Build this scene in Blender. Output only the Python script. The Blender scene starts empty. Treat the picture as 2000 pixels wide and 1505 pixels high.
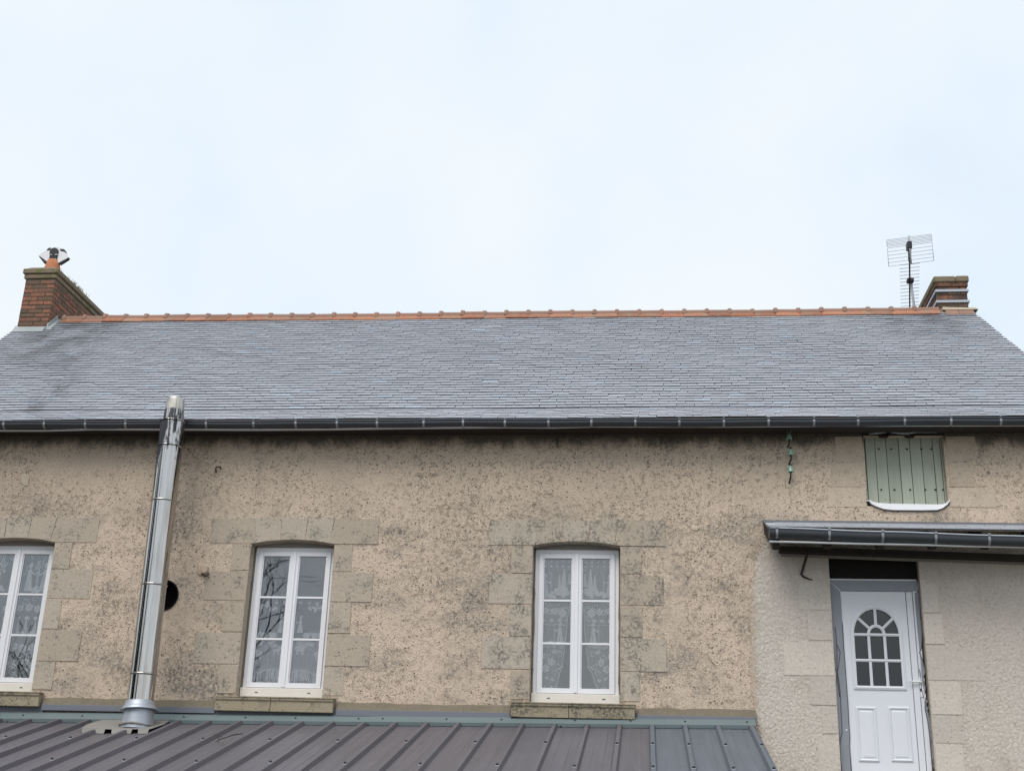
import bpy, bmesh, math, random
from mathutils import Vector, Matrix, Euler
R = math.radians
random.seed(7)
sc = bpy.context.scene
col = sc.collection

# ------------------------------------------------------------------ camera
FPX, CX, CY = 2400.0, 1000.0, 752.5            # focal length and centre in the photograph's pixels
PITCH, YAW, ROLL = R(20.3), R(-6.57), R(1.88)
CAM = Vector((0, -14.0, 1.6))
fw = Vector((math.sin(YAW)*math.cos(PITCH), math.cos(YAW)*math.cos(PITCH), math.sin(PITCH)))
rt = Vector((math.cos(YAW), -math.sin(YAW), 0)); up = rt.cross(fw)
c_, s_ = math.cos(ROLL), math.sin(ROLL)
rt, up = rt*c_ + up*s_, up*c_ - rt*s_
cd = bpy.data.cameras.new('camera'); cam = bpy.data.objects.new('camera', cd); col.objects.link(cam)
cam.matrix_world = Matrix(((rt.x, up.x, -fw.x, CAM.x), (rt.y, up.y, -fw.y, CAM.y), (rt.z, up.z, -fw.z, CAM.z), (0, 0, 0, 1)))
cd.sensor_fit = 'HORIZONTAL'; cd.sensor_width = 36; cd.lens = FPX/2000*36
cd.clip_start = 0.1; cd.clip_end = 1500
sc.camera = cam

# ------------------------------------------------------------------ sky, sun, exposure
w = bpy.data.worlds.new('World'); sc.world = w; w.use_nodes = True
wn = w.node_tree; wn.nodes.clear()
out = wn.nodes.new('ShaderNodeOutputWorld'); bg = wn.nodes.new('ShaderNodeBackground')
sky = wn.nodes.new('ShaderNodeTexSky'); sky.sky_type = 'NISHITA'; sky.sun_disc = False
SUN_EL, SUN_AZ = R(52), R(200)
sky.sun_elevation = SUN_EL; sky.sun_rotation = SUN_AZ
tc = wn.nodes.new('ShaderNodeTexCoord')
nz = wn.nodes.new('ShaderNodeTexNoise'); nz.inputs['Scale'].default_value = 3.2; nz.inputs['Detail'].default_value = 5; nz.inputs['Roughness'].default_value = .5
rp = wn.nodes.new('ShaderNodeValToRGB')
rp.color_ramp.elements[0].position = .36; rp.color_ramp.elements[0].color = (6.0, 6.8, 7.6, 1)
rp.color_ramp.elements[1].position = .64; rp.color_ramp.elements[1].color = (7.0, 7.4, 7.65, 1)
mx = wn.nodes.new('ShaderNodeMix'); mx.data_type = 'RGBA'; mx.inputs[0].default_value = .93   # overcast veil over the clear sky
L = wn.links.new
L(tc.outputs['Generated'], nz.inputs['Vector']); L(nz.outputs['Fac'], rp.inputs['Fac'])
L(sky.outputs[0], mx.inputs[6]); L(rp.outputs[0], mx.inputs[7]); L(mx.outputs[2], bg.inputs[0])
bg.inputs[1].default_value = .1
L(bg.outputs[0], out.inputs[0])
sd = bpy.data.lights.new('sun', 'SUN'); sd.energy = 1.5; sd.angle = R(40); sd.color = (1, .96, .9)
sun = bpy.data.objects.new('sun', sd); col.objects.link(sun)
# sky texture azimuth is measured clockwise from +Y: the light comes from behind the camera, high
dirv = Vector((math.sin(SUN_AZ)*math.cos(SUN_EL), math.cos(SUN_AZ)*math.cos(SUN_EL), math.sin(SUN_EL)))
sun.rotation_euler = dirv.to_track_quat('Z', 'Y').to_euler()
sun.location = (0, -20, 30)
vs = sc.view_settings; vs.view_transform = 'Standard'; vs.look = 'None'; vs.exposure = 0.45; vs.gamma = 1; vs.use_curve_mapping = False

# ------------------------------------------------------------------ surveying helper: photo pixel -> point on a plane of the place
def ray(px, py): return fw + rt*((px-CX)/FPX) - up*((py-CY)/FPX)
def P(px, py, Y=0.0):
    d = ray(px, py); return CAM + d*((Y-CAM.y)/d.y)
def PZ(px, py, Z):
    d = ray(px, py); return CAM + d*((Z-CAM.z)/d.z)
def PL(px, py, p0, n):
    d = ray(px, py); return CAM + d*((p0-CAM).dot(n)/d.dot(n))
def IMG(v):
    v = Vector(v)-CAM; z = v.dot(fw); return CX+FPX*v.dot(rt)/z, CY-FPX*v.dot(up)/z

# ------------------------------------------------------------------ object helpers
def tag(o, label=None, cat=None, group=None, kind=None):
    if label: o['label'] = label
    if cat: o['category'] = cat
    if group: o['group'] = group
    if kind: o['kind'] = kind
    return o
def empty(name, loc, label=None, cat=None, group=None):
    o = bpy.data.objects.new(name, None); col.objects.link(o); o.location = loc; o.empty_display_size = .2
    return tag(o, label, cat, group)
def origin(o):
    v = Vector((0, 0, 0))
    while o: v += o.location; o = o.parent
    return v
def link(name, me, parent=None, loc=(0, 0, 0), rot=None):
    o = bpy.data.objects.new(name, me); col.objects.link(o)
    o.location = loc
    if rot: o.rotation_euler = rot
    if parent: o.parent = parent
    return o
class MB:
    """collects faces in world coordinates, builds ONE mesh object whose origin is its parent's (or loc)"""
    def __init__(s): s.v = []; s.f = []; s.m = []; s.smooth = set()
    def add(s, vs, fs, mi=0, sm=False):
        b = len(s.v); s.v += [tuple(p) for p in vs]
        for f in fs:
            if sm: s.smooth.add(len(s.f))
            s.f.append(tuple(b+i for i in f)); s.m.append(mi)
        return s
    def box(s, x0, x1, y0, y1, z0, z1, mi=0):
        return s.add([(x0,y0,z0),(x1,y0,z0),(x1,y1,z0),(x0,y1,z0),(x0,y0,z1),(x1,y0,z1),(x1,y1,z1),(x0,y1,z1)],
                     [(0,3,2,1),(4,5,6,7),(0,1,5,4),(1,2,6,5),(2,3,7,6),(3,0,4,7)], mi)
    def hexa(s, a, b, mi=0):      # two quads (same winding) joined
        return s.add(list(a)+list(b), [(3,2,1,0),(4,5,6,7),(0,1,5,4),(1,2,6,5),(2,3,7,6),(3,0,4,7)], mi)
    def prism(s, poly, d, mi=0, sm=False):    # poly: list of 3D points (planar), d: extrusion vector
        n = len(poly); d = Vector(d)
        vs = [Vector(p) for p in poly]+[Vector(p)+d for p in poly]
        s.add(vs, [tuple(range(n-1, -1, -1)), tuple(range(n, 2*n))], mi)
        b = len(s.v)-2*n
        for i in range(n):
            if sm: s.smooth.add(len(s.f))
            s.f.append((b+i, b+(i+1) % n, b+n+(i+1) % n, b+n+i)); s.m.append(mi)
        return s
    def tube(s, pts, r, n=6, mi=0, cap=True, sm=True):
        pts = [Vector(p) for p in pts]; rs = r if isinstance(r, (list, tuple)) else [r]*len(pts)
        rings = []; ref = None
        for i, p in enumerate(pts):
            t = (pts[min(i+1, len(pts)-1)]-pts[max(i-1, 0)]).normalized()
            if ref is None: ref = Vector((0, 0, 1)) if abs(t.z) < .9 else Vector((1, 0, 0))
            a = (ref - t*ref.dot(t)).normalized(); ref = a; b = t.cross(a)
            rings.append([p+(a*math.cos(2*math.pi*k/n)+b*math.sin(2*math.pi*k/n))*rs[i] for k in range(n)])
        vs = [v for rg in rings for v in rg]; fs = []
        for i in range(len(pts)-1):
            for k in range(n):
                fs.append((i*n+k, i*n+(k+1) % n, (i+1)*n+(k+1) % n, (i+1)*n+k))
        s.add(vs, fs, mi, sm)
        if cap:
            b = len(s.v)-len(vs)
            s.f += [tuple(b+k for k in range(n-1, -1, -1)), tuple(b+len(vs)-n+k for k in range(n))]; s.m += [mi, mi]
        return s
    def lathe(s, c, prof, n=32, mi=0, axis='z'):   # prof: list of (r, h); about a vertical axis through c
        c = Vector(c); vs = []; fs = []
        for r, h in prof:
            for k in range(n):
                a = 2*math.pi*k/n; vs.append(c+Vector((r*math.cos(a), r*math.sin(a), h)))
        for i in range(len(prof)-1):
            for k in range(n):
                fs.append((i*n+k, i*n+(k+1) % n, (i+1)*n+(k+1) % n, (i+1)*n+k))
        return s.add(vs, fs, mi, True)
    def mesh(s, name, mats, off=(0, 0, 0)):
        me = bpy.data.meshes.new(name)
        me.from_pydata([(x-off[0], y-off[1], z-off[2]) for x, y, z in s.v], [], s.f)
        mats = mats if isinstance(mats, (list, tuple)) else [mats]
        for m in mats: me.materials.append(m)
        me.polygons.foreach_set('material_index', s.m)
        me.polygons.foreach_set('use_smooth', [i in s.smooth for i in range(len(s.f))])
        me.update(); return me
    def build(s, name, mats, parent=None, loc=None, bevel=0):
        if parent is not None and loc is None: off = origin(parent)
        else: off = Vector(loc) if loc is not None else Vector((0, 0, 0))
        me = s.mesh(name, mats, off)
        if bevel:
            bm = bmesh.new(); bm.from_mesh(me)
            bmesh.ops.bevel(bm, geom=list(bm.edges), offset=bevel, segments=1, affect='EDGES', profile=.5, clamp_overlap=True)
            bm.to_mesh(me); bm.free()
        if parent is not None: return link(name, me, parent, (0, 0, 0))
        return link(name, me, None, off)

# ------------------------------------------------------------------ materials
class NT:
    def __init__(s, name):
        s.mat = bpy.data.materials.new(name); s.mat.use_nodes = True; s.t = s.mat.node_tree
        s.b = s.t.nodes['Principled BSDF']; s.out = s.t.nodes['Material Output']
        s.pos = s.n('ShaderNodeNewGeometry').outputs['Position']
    def n(s, t, **k):
        nd = s.t.nodes.new(t)
        for a, v in k.items(): setattr(nd, a, v)
        return nd
    def put(s, sock, v):
        if hasattr(v, 'is_linked'): s.t.links.new(v, sock)
        elif isinstance(v, (tuple, list)) and len(v) == 3 and sock.type == 'RGBA': sock.default_value = (*v, 1)
        else: sock.default_value = v
    def sc(s, v, k):
        m = s.n('ShaderNodeVectorMath', operation='MULTIPLY'); s.put(m.inputs[0], v); m.inputs[1].default_value = k; return m.outputs[0]
    def noise(s, scale, detail=4, rough=.55, vec=None, dist=0):
        m = s.n('ShaderNodeTexNoise'); s.put(m.inputs['Vector'], vec if vec is not None else s.pos)
        m.inputs['Scale'].default_value = scale; m.inputs['Detail'].default_value = detail; m.inputs['Roughness'].default_value = rough; m.inputs['Distortion'].default_value = dist
        return m.outputs['Fac']
    def voro(s, scale, vec=None, feature='F1', out='Distance', rnd=1):
        m = s.n('ShaderNodeTexVoronoi', feature=feature); s.put(m.inputs['Vector'], vec if vec is not None else s.pos)
        m.inputs['Scale'].default_value = scale; m.inputs['Randomness'].default_value = rnd
        return m.outputs[out]
    def step(s, v, a, b):   # smooth ramp a->0, b->1
        m = s.n('ShaderNodeMapRange', interpolation_type='SMOOTHSTEP'); s.put(m.inputs[0], v)
        if a <= b: m.inputs[1].default_value = a; m.inputs[2].default_value = b
        else: m.inputs[1].default_value = b; m.inputs[2].default_value = a; m.inputs[3].default_value = 1; m.inputs[4].default_value = 0
        return m.outputs[0]
    def m(s, op, a, b=0.0, c=None):
        m = s.n('ShaderNodeMath', operation=op); s.put(m.inputs[0], a); s.put(m.inputs[1], b)
        if c is not None: s.put(m.inputs[2], c)
        return m.outputs[0]
    def mul(s, *a):
        r = a[0]
        for x in a[1:]: r = s.m('MULTIPLY', r, x)
        return r
    def mix(s, f, a, b, mode='MIX'):
        m = s.n('ShaderNodeMix', data_type='RGBA', blend_type=mode); s.put(m.inputs[0], f); s.put(m.inputs[6], a); s.put(m.inputs[7], b); return m.outputs[2]
    def xyz(s, v=None):
        m = s.n('ShaderNodeSeparateXYZ'); s.put(m.inputs[0], v if v is not None else s.pos); return m.outputs
    def bump(s, h, st=.5, d=.01, nrm=None):
        m = s.n('ShaderNodeBump'); m.inputs['Strength'].default_value = st; m.inputs['Distance'].default_value = d; s.put(m.inputs['Height'], h)
        if nrm is not None: s.put(m.inputs['Normal'], nrm)
        return m.outputs[0]
    def vary(s, colr, f, lo, hi):   # multiply colour by lo..hi with factor f
        m = s.n('ShaderNodeMapRange'); s.put(m.inputs[0], f); m.inputs[3].default_value = lo; m.inputs[4].default_value = hi
        g = s.n('ShaderNodeCombineColor')
        for i in range(3): s.put(g.inputs[i], m.outputs[0])
        return s.mix(1.0, colr, g.outputs[0], 'MULTIPLY')
    def island(s):
        g = s.n('ShaderNodeNewGeometry').outputs['Random Per Island']; o = s.n('ShaderNodeObjectInfo').outputs['Random']
        return s.m('FRACT', s.m('ADD', g, o))
    def done(s, colr, rough=.8, metal=0, normal=None, spec=None, **k):
        s.put(s.b.inputs['Base Color'], colr); s.put(s.b.inputs['Roughness'], rough); s.put(s.b.inputs['Metallic'], metal)
        if normal is not None: s.put(s.b.inputs['Normal'], normal)
        if spec is not None: s.put(s.b.inputs['Specular IOR Level'], spec)
        for a, v in k.items(): s.put(s.b.inputs[a], v)
        return s.mat
M = {}
def wall_mat():
    t = NT('old_roughcast'); x, y, z = t.xyz()
    big = t.noise(.9, 5, .6); mid = t.noise(7, 5, .6); fine = t.noise(55, 4, .65); grain = t.noise(150, 2, .6)
    c = t.mix(t.step(big, .35, .65), (.685, .55, .432), (.61, .495, .395))
    c = t.vary(c, t.noise(.55, 4, .6), .86, 1.14)
    c = t.vary(c, mid, .92, 1.08); c = t.vary(c, fine, .58, 1.40); c = t.vary(c, grain, .72, 1.28)
    # grey lichen and weathering, commoner in the lower two thirds
    low = t.step(z, 5.75, 4.9)
    lm = t.mul(t.step(t.noise(1.3, 6, .62, t.sc(t.pos, (1, 1, 1.9))), .48, .66), t.step(t.noise(30, 5, .65), .36, .58), low)
    c = t.mix(t.mul(lm, .66), c, (.235, .22, .2))
    # heavier grey-black weathering in blotches
    blot = t.mul(t.step(t.noise(.85, 4, .6, t.sc(t.pos, (1, 1, 1.7))), .50, .62), t.step(t.noise(24, 6, .72), .42, .58), low)
    near = t.mul(t.step(x, -3.0, -1.9), t.step(x, 1.5, .7), t.step(z, 4.0, 4.5), t.step(z, 5.45, 5.0))      # round the head of the window nearest the door
    blot = t.m('MAXIMUM', blot, t.mul(near, t.step(t.noise(24, 6, .72), .46, .62), .75))
    c = t.mix(t.mul(blot, .62), c, (.13, .125, .12))
    # squiggly pits between the trowelled grains
    sq = t.m('ABSOLUTE', t.m('SUBTRACT', t.noise(36, 3, .6, t.sc(t.pos, (1, 1, 1.7)), .6), .5))
    gate = t.mul(t.step(t.noise(14, 4, .6), .5, .62), t.step(t.noise(1.5, 3), .3, .6))
    sqm = t.mul(t.step(sq, .035, .004), gate)
    c = t.mix(t.mul(sqm, .42), c, (.15, .115, .085))
    # dark specks
    vd = t.voro(23, t.sc(t.pos, (1, 1, 1.4))); vc = t.xyz(t.voro(23, t.sc(t.pos, (1, 1, 1.4)), out='Color'))[0]
    dens = t.step(t.noise(1.1, 4, .6, t.sc(t.pos, (1, 1, 1.5))), .36, .66)
    sp = t.mul(t.step(vd, .30, .16), t.step(t.m('ADD', vc, t.mul(dens, .48)), 1.0, 1.05))
    c = t.mix(t.mul(sp, .62), c, (.07, .06, .05))
    vd2 = t.voro(48, t.sc(t.pos, (1, 1, 1.5))); vc2 = t.xyz(t.voro(48, t.sc(t.pos, (1, 1, 1.5)), out='Color'))[1]
    sp2 = t.mul(t.step(vd2, .34, .2), t.step(t.m('ADD', vc2, t.mul(dens, .46)), .96, 1.02))
    c = t.mix(t.mul(sp2, .6), c, (.09, .075, .06))
    wv = t.n('ShaderNodeVectorMath', operation='ADD'); t.put(wv.inputs[0], t.sc(t.pos, (1, 1, .5)))
    wn3 = t.n('ShaderNodeTexNoise'); t.put(wn3.inputs['Vector'], t.pos); wn3.inputs['Scale'].default_value = 3.5; wn3.inputs['Detail'].default_value = 5; t.put(wv.inputs[1], t.sc(wn3.outputs['Color'], (.35, .35, .35)))
    crk = t.mul(t.step(t.voro(.55, wv.outputs[0], 'DISTANCE_TO_EDGE'), .006, .001), t.step(t.noise(.8, 3), .52, .60))
    c = t.mix(t.mul(crk, .45), c, (.10, .08, .065))
    # black mould along the top of the wall, ragged lower edge
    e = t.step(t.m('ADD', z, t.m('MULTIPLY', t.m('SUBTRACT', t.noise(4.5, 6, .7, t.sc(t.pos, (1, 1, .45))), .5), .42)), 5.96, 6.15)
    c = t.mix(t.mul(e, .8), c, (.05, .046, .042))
    # dirty foot of the wall above the lean-to
    h = t.m('ADD', t.mul(fine, .7), t.m('SUBTRACT', t.mul(mid, 1.2), t.m('ADD', t.mul(sqm, .5), t.m('ADD', t.mul(sp, .8), t.mul(sp2, .5)))))
    nb = t.bump(h, .85, .022); nb = t.bump(grain, .4, .006, nb)
    return t.done(c, .95, 0, nb, .15)
M['wall'] = wall_mat()
def stone_mat(name, c1, c2, dark, lichen=1.0):
    t = NT(name); isl = t.island(); x, y, z = t.xyz()
    c = t.mix(t.m('ADD', t.m('MULTIPLY', t.noise(3.5, 5, .6), .5), t.m('MULTIPLY', isl, .5)), c1, c2); c = t.vary(c, isl, .88, 1.1); c = t.vary(c, t.noise(48, 4, .65), .66, 1.32)
    lm = t.mul(t.step(t.m('ADD', t.noise(4, 6, .7), t.mul(t.step(x, -2.4, -1.2), t.step(x, .9, .4), .07)), .5, .66), t.step(t.noise(38, 4), .4, .56))
    c = t.mix(t.mul(lm, .75*lichen), c, dark)
    vd = t.voro(26); vc = t.xyz(t.voro(26, out='Color'))[0]
    sp = t.mul(t.step(vd, .34, .16), t.step(vc, .74, .8)); c = t.mix(t.mul(sp, .5*lichen), c, (.06, .055, .05))
    nb = t.bump(t.m('SUBTRACT', t.noise(30, 5, .65), t.mul(sp, .6)), .55, .012)
    return t.done(c, .92, 0, nb, .2)
M['stone'] = stone_mat('weathered_limestone', (.53, .44, .35), (.415, .37, .31), (.15, .14, .125))
M['faint_stone'] = stone_mat('faint_hatch_stone', (.58, .475, .375), (.52, .43, .34), (.2, .18, .16), .6)
M['sill'] = stone_mat('stained_sill_stone', (.42, .36, .26), (.30, .25, .18), (.09, .085, .07))
M['pale_stone'] = stone_mat('pale_door_stone', (.62, .56, .50), (.57, .515, .455), (.47, .43, .375), .3)
def render_mat():
    t = NT('pale_new_render'); fine = t.noise(38, 4, .65, None, .5); mid = t.noise(4, 4)
    c = t.mix(mid, (.76, .685, .615), (.69, .61, .54)); c = t.vary(c, fine, .72, 1.24); c = t.vary(c, t.noise(120, 2), .82, 1.15); x, y, z = t.xyz()
    c = t.mix(t.mul(t.step(t.noise(2.2, 5, .65), .5, .7), .4), c, (.50, .425, .36))
    tan = t.step(t.m('ADD', x, t.m('MULTIPLY', t.m('SUBTRACT', t.noise(7, 5, .65), .5), .30)), 1.27, 1.13); c = t.mix(t.mul(tan, .85), c, (.56, .445, .345))   # the new coat feathers out over the old one
    c = t.mix(t.mul(t.step(fine, .40, .30), .4), c, (.30, .25, .21))
    nb = t.bump(t.noise(34, 5, .68, t.sc(t.pos, (1, 1, .8)), .4), 1.0, .03); nb = t.bump(fine, .5, .01, nb)
    return t.done(c, .95, 0, nb, .15)
M['render'] = render_mat()
def mortar_mat():
    t = NT('old_mortar'); f = t.noise(30, 5, .65); c = t.mix(t.noise(4, 4), (.25, .21, .155), (.16, .14, .105)); c = t.vary(c, f, .7, 1.3)
    return t.done(c, .95, 0, t.bump(f, .6, .015), .15)
M['mortar'] = mortar_mat()
def slate_mat():
    t = NT('natural_slate'); isl = t.island(); x, y, z = t.xyz()
    r2 = t.m('FRACT', t.m('MULTIPLY', isl, 37.3)); r3 = t.m('FRACT', t.m('MULTIPLY', isl, 91.7))
    c = t.mix(isl, (.385, .41, .45), (.38, .387, .43)); c = t.vary(c, r2, .94, 1.05)
    c = t.mix(t.mul(t.step(r3, .97, .98), .5), c, (.42, .49, .58))          # a few freshly replaced pale slates
    c = t.vary(c, t.noise(.7, 4, .6), .9, 1.09); c = t.vary(c, t.noise(60, 3, .6, t.sc(t.pos, (1, .5, .5))), .9, 1.1)
    # soot washed down from the two chimneys and a few damp streaks
    lx = t.step(t.m('ABSOLUTE', t.m('ADD', x, 8.35)), 1.0, .15); rx = t.step(t.m('ABSOLUTE', t.m('SUBTRACT', x, 3.75)), .75, .1)
    soot = t.m('ADD', t.mul(lx, t.step(z, 6.9, 8.4), t.step(t.noise(2.6, 4), .36, .6)), t.mul(rx, t.step(z, 7.7, 8.7), t.step(t.noise(2.6, 4), .36, .6)))
    st = t.mul(t.step(t.noise(1.6, 5, .65, t.sc(t.pos, (1.0, .35, .35))), .60, .74), t.step(x, -5.0, -7.5))
    c = t.mix(t.m('MINIMUM', t.m('ADD', t.mul(soot, .5), t.mul(st, .4)), .7), c, (.07, .07, .08))
    rough = t.m('ADD', .28, t.mul(r2, .12))
    return t.done(c, rough, 0, t.bump(t.noise(45, 3), .15, .004), .62)
M['slate'] = slate_mat()
def tile_mat():
    t = NT('terracotta'); isl = t.island(); c = t.mix(isl, (.43, .185, .11), (.38, .195, .135)); c = t.vary(c, t.noise(20, 4), .65, 1.3); c = t.vary(c, t.m('FRACT', t.m('MULTIPLY', isl, 17.3)), .72, 1.18)
    g = t.step(t.noise(6, 5, .65), .50, .64); c = t.mix(t.mul(g, .6), c, (.30, .25, .18))
    lo = t.xyz(t.n('ShaderNodeTexCoord').outputs['Object'])
    c = t.mix(t.mul(t.step(lo[2], -.035, -.015), .68), c, (.27, .185, .155))       # grey weather film on the rolls, the flanges stay orange
    return t.done(c, .85, 0, t.bump(t.noise(50, 3), .3, .006), .2)
M['tile'] = tile_mat()
def brick_mat(name='old_brick', k=1.0):
    t = NT(name); isl = t.island(); r2 = t.m('FRACT', t.m('MULTIPLY', isl, 53.1))
    c = t.mix(isl, (.33, .15, .10), (.23, .12, .09)); c = t.mix(t.mul(t.step(r2, .55, .8), .75), c, (.13, .105, .08)); c = t.vary(c, t.noise(35, 4, .6), .6, 1.4)
    g = t.step(t.noise(11, 5, .7), .47, .62); c = t.mix(t.mul(g, .68), c, (.115, .105, .075))
    if k < 1: c = t.mix(t.mul(t.step(t.noise(5, 5, .65), .36, .6), .75), c, (.075, .062, .06)); c = t.vary(c, t.noise(17, 4), .6, 1.1)      # soot
    return t.done(c, .92, 0, t.bump(t.noise(60, 4), .6, .01), .15)
M['brick'] = brick_mat(); M['sooty_brick'] = brick_mat('sooty_brick', .5)
def moss_mat():
    t = NT('mossy_cap'); c = t.mix(t.noise(14, 5, .7), (.17, .14, .10), (.30, .235, .17)); c = t.mix(t.mul(t.step(t.noise(8, 4), .52, .64), .8), c, (.15, .155, .07))
    return t.done(c, .95, 0, t.bump(t.noise(40, 4), .7, .012), .1)
M['cap'] = moss_mat()
def metal(name, c, rough, metal_=1.0, var=.15, scale=6, bumpd=.001):
    t = NT(name); n = t.noise(scale, 5, .6, t.sc(t.pos, (.4, 1, 1.5))); cc = t.vary(c, n, 1-var, 1+var)
    return t.done(cc, t.m('ADD', rough-.06, t.mul(t.noise(scale*3, 3), .14)), metal_, t.bump(t.noise(scale*2, 2), .25, bumpd))
M['gutter'] = metal('dark_zinc', (.055, .06, .072), .36, .35, .2, 5)
M['canopy_zinc'] = metal('blue_grey_zinc', (.125, .138, .16), .72, 0, .2, 5)
M['strap'] = metal('strap_zinc', (.30, .31, .335), .42, .5, .15, 9)
M['zinc'] = metal('light_zinc', (.42, .45, .50), .45, .55, .12, 5)
M['zinc_bead'] = metal('zinc_edge', (.74, .76, .79), .4, .2, .1, 5)
M['lead'] = metal('lead_flashing', (.36, .39, .40), .55, .3, .18, 7)
M['dirty'] = metal('dirty_aluminium_flashing', (.27, .26, .24), .6, .2, .3, 9)
M['green_flash'] = metal('grey_green_coated_flashing', (.155, .195, .20), .5, 0, .14, 4)
M['blue_flash'] = metal('dark_blue_grey_flashing', (.15, .16, .19), .5, 0, .14, 4)
def flue_mat():
    t = NT('stainless_flue'); x, y, z = t.xyz()
    v = t.sc(t.pos, (9, 9, 1.1)); n = t.noise(2.2, 6, .7, v); n2 = t.noise(7, 5, .7, t.sc(t.pos, (6, 6, 1.5)))
    hi = t.step(z, 5.3, 6.1)
    left = t.step(x, -5.62, -5.72)
    soot = t.mul(t.step(z, 6.33, 6.30), t.step(t.m('ADD', t.m('ADD', n, t.mul(n2, .35)), t.m('ADD', t.mul(hi, .16), t.mul(left, .14))), .79, .87), t.step(z, 5.05, 5.7))
    tan = t.step(t.noise(1.5, 5, .7, t.sc(t.pos, (8, 8, .5))), .46, .64)
    c = t.mix(t.mul(tan, .7), (.58, .565, .55), (.42, .365, .31))
    c = t.vary(c, t.noise(4, 4, .6, t.sc(t.pos, (7, 7, .25))), .6, 1.15)
    cone = t.step(z, 6.30, 6.33); c = t.mix(t.mul(cone, .75), c, t.mix(t.step(n, .42, .62), (.60, .57, .50), (.30, .27, .23)))
    c = t.mix(soot, c, (.035, .035, .042))
    ro = t.m('ADD', t.m('ADD', t.m('ADD', .10, t.mul(soot, .4)), t.mul(n2, .07)), t.mul(cone, .25))
    return t.done(c, ro, t.m('SUBTRACT', t.m('SUBTRACT', 1.0, t.mul(soot, .7)), t.mul(cone, .3)), t.bump(t.noise(2.2, 2, .5, t.sc(t.pos, (1, 1, .6))), .12, .01))
M['flue'] = flue_mat()
def sheet_mat(name, c1, c2):
    t = NT(name); n = t.noise(1.6, 5, .65); v = t.noise(2.2, 4, .6, t.sc(t.pos, (9, .35, .35)))
    c = t.mix(n, c1, c2); c = t.vary(c, v, .76, 1.22); c = t.vary(c, t.noise(.9, 4, .6), .86, 1.14); c = t.vary(c, t.noise(25, 4, .65), .88, 1.12)
    d = t.step(t.noise(5, 6, .7, t.sc(t.pos, (2.5, .5, .5))), .62, .74); c = t.mix(t.mul(d, .3), c, (.26, .25, .25))
    return t.done(c, t.m('ADD', .42, t.mul(n, .2)), 0, t.bump(v, .1, .004), .4)
M['sheet'] = sheet_mat('dusty_plum_grey_sheet', (.118, .110, .126), (.136, .127, .141))
M['sheet_blue'] = sheet_mat('clean_blue_grey_sheet', (.125, .145, .172), (.135, .152, .182))
def plain(name, c, rough=.5, var=.08, scale=12, spec=.4, bump=0):
    t = NT(name); cc = t.vary(c, t.noise(scale, 5, .6), 1-var, 1+var)
    return t.done(cc, rough, 0, t.bump(t.noise(scale*4, 3), bump, .004) if bump else None, spec)
M['pvc'] = plain('white_pvc', (.80, .80, .83), .35, .05, 3)
M['cream'] = plain('cream_frame_foot', (.74, .70, .64), .5, .1, 8)
M['door'] = plain('white_door', (.74, .755, .80), .4, .05, 3)
M['film'] = plain('grey_protective_film', (.27, .285, .325), .5, .15, 6)
M['black'] = plain('black_rubber', (.02, .02, .024), .55, .3, 20)
M['dark'] = plain('dark_void_boarding', (.022, .02, .02), .9, .3, 10, .1)
M['iron'] = plain('rusty_iron', (.05, .038, .032), .8, .4, 40, .3, .3)
M['wood_dark'] = plain('dark_stained_timber', (.045, .038, .034), .8, .35, 14, .2, .3)
M['soffit'] = plain('pale_soffit_board', (.34, .31, .29), .8, .15, 9, .2)
M['slot'] = plain('vent_slot', (.10, .10, .11), .6, .1, 20)
M['white_metal'] = plain('white_enamel', (.78, .77, .80), .45, .1, 20)
M['pot'] = plain('terracotta_pot', (.47, .19, .10), .85, .25, 14, .2, .3)
M['tan_plug'] = plain('pinkish_stone_plug', (.52, .41, .31), .9, .2, 25, .2, .4)
M['patch'] = plain('cream_mortar_patch', (.55, .47, .36), .92, .2, 22, .2, .5)
M['bark'] = plain('bark', (.05, .042, .035), .9, .3, 12, .1)
M['alu'] = plain('dull_aluminium', (.34, .35, .38), .45, .1, 12)
M['ground'] = plain('gravel_yard', (.12, .115, .09), .95, .35, 3, .1, .3)
M['grass'] = plain('dry_grass', (.17, .17, .08), .9, .4, 30, .1)
M['conifer'] = plain('evergreen_foliage', (.035, .05, .025), .85, .4, 3, .2)
M['interior'] = plain('room_plaster', (.30, .28, .27), .9, .1, 2, .1)
M['concrete'] = plain('landing_concrete', (.21, .20, .18), .92, .2, 5, .2, .4)
def shutter_mat():
    t = NT('flaking_green_paint'); isl = t.island(); x, y, z = t.xyz()
    c = t.mix(t.noise(2.5, 5, .6, t.sc(t.pos, (5, 5, .6))), (.385, .425, .35), (.44, .455, .37)); c = t.vary(c, isl, .9, 1.08)
    c = t.vary(c, t.noise(18, 4, .6, t.sc(t.pos, (4, 4, .25))), .86, 1.12)
    g = t.step(t.noise(5, 5, .65, t.sc(t.pos, (2, 2, .5))), .55, .72); c = t.mix(t.mul(g, .35), c, (.30, .27, .225))
    fl = t.mul(t.step(t.noise(30, 5, .7, t.sc(t.pos, (1.6, 1, .7))), .57, .63), t.step(z, 5.52, 5.3)); c = t.mix(t.mul(fl, .8), c, (.12, .11, .085))
    return t.done(c, .7, 0, t.bump(t.noise(20, 4, .6, t.sc(t.pos, (5, 5, .3))), .3, .004), .25)
M['shutter'] = shutter_mat()
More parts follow.
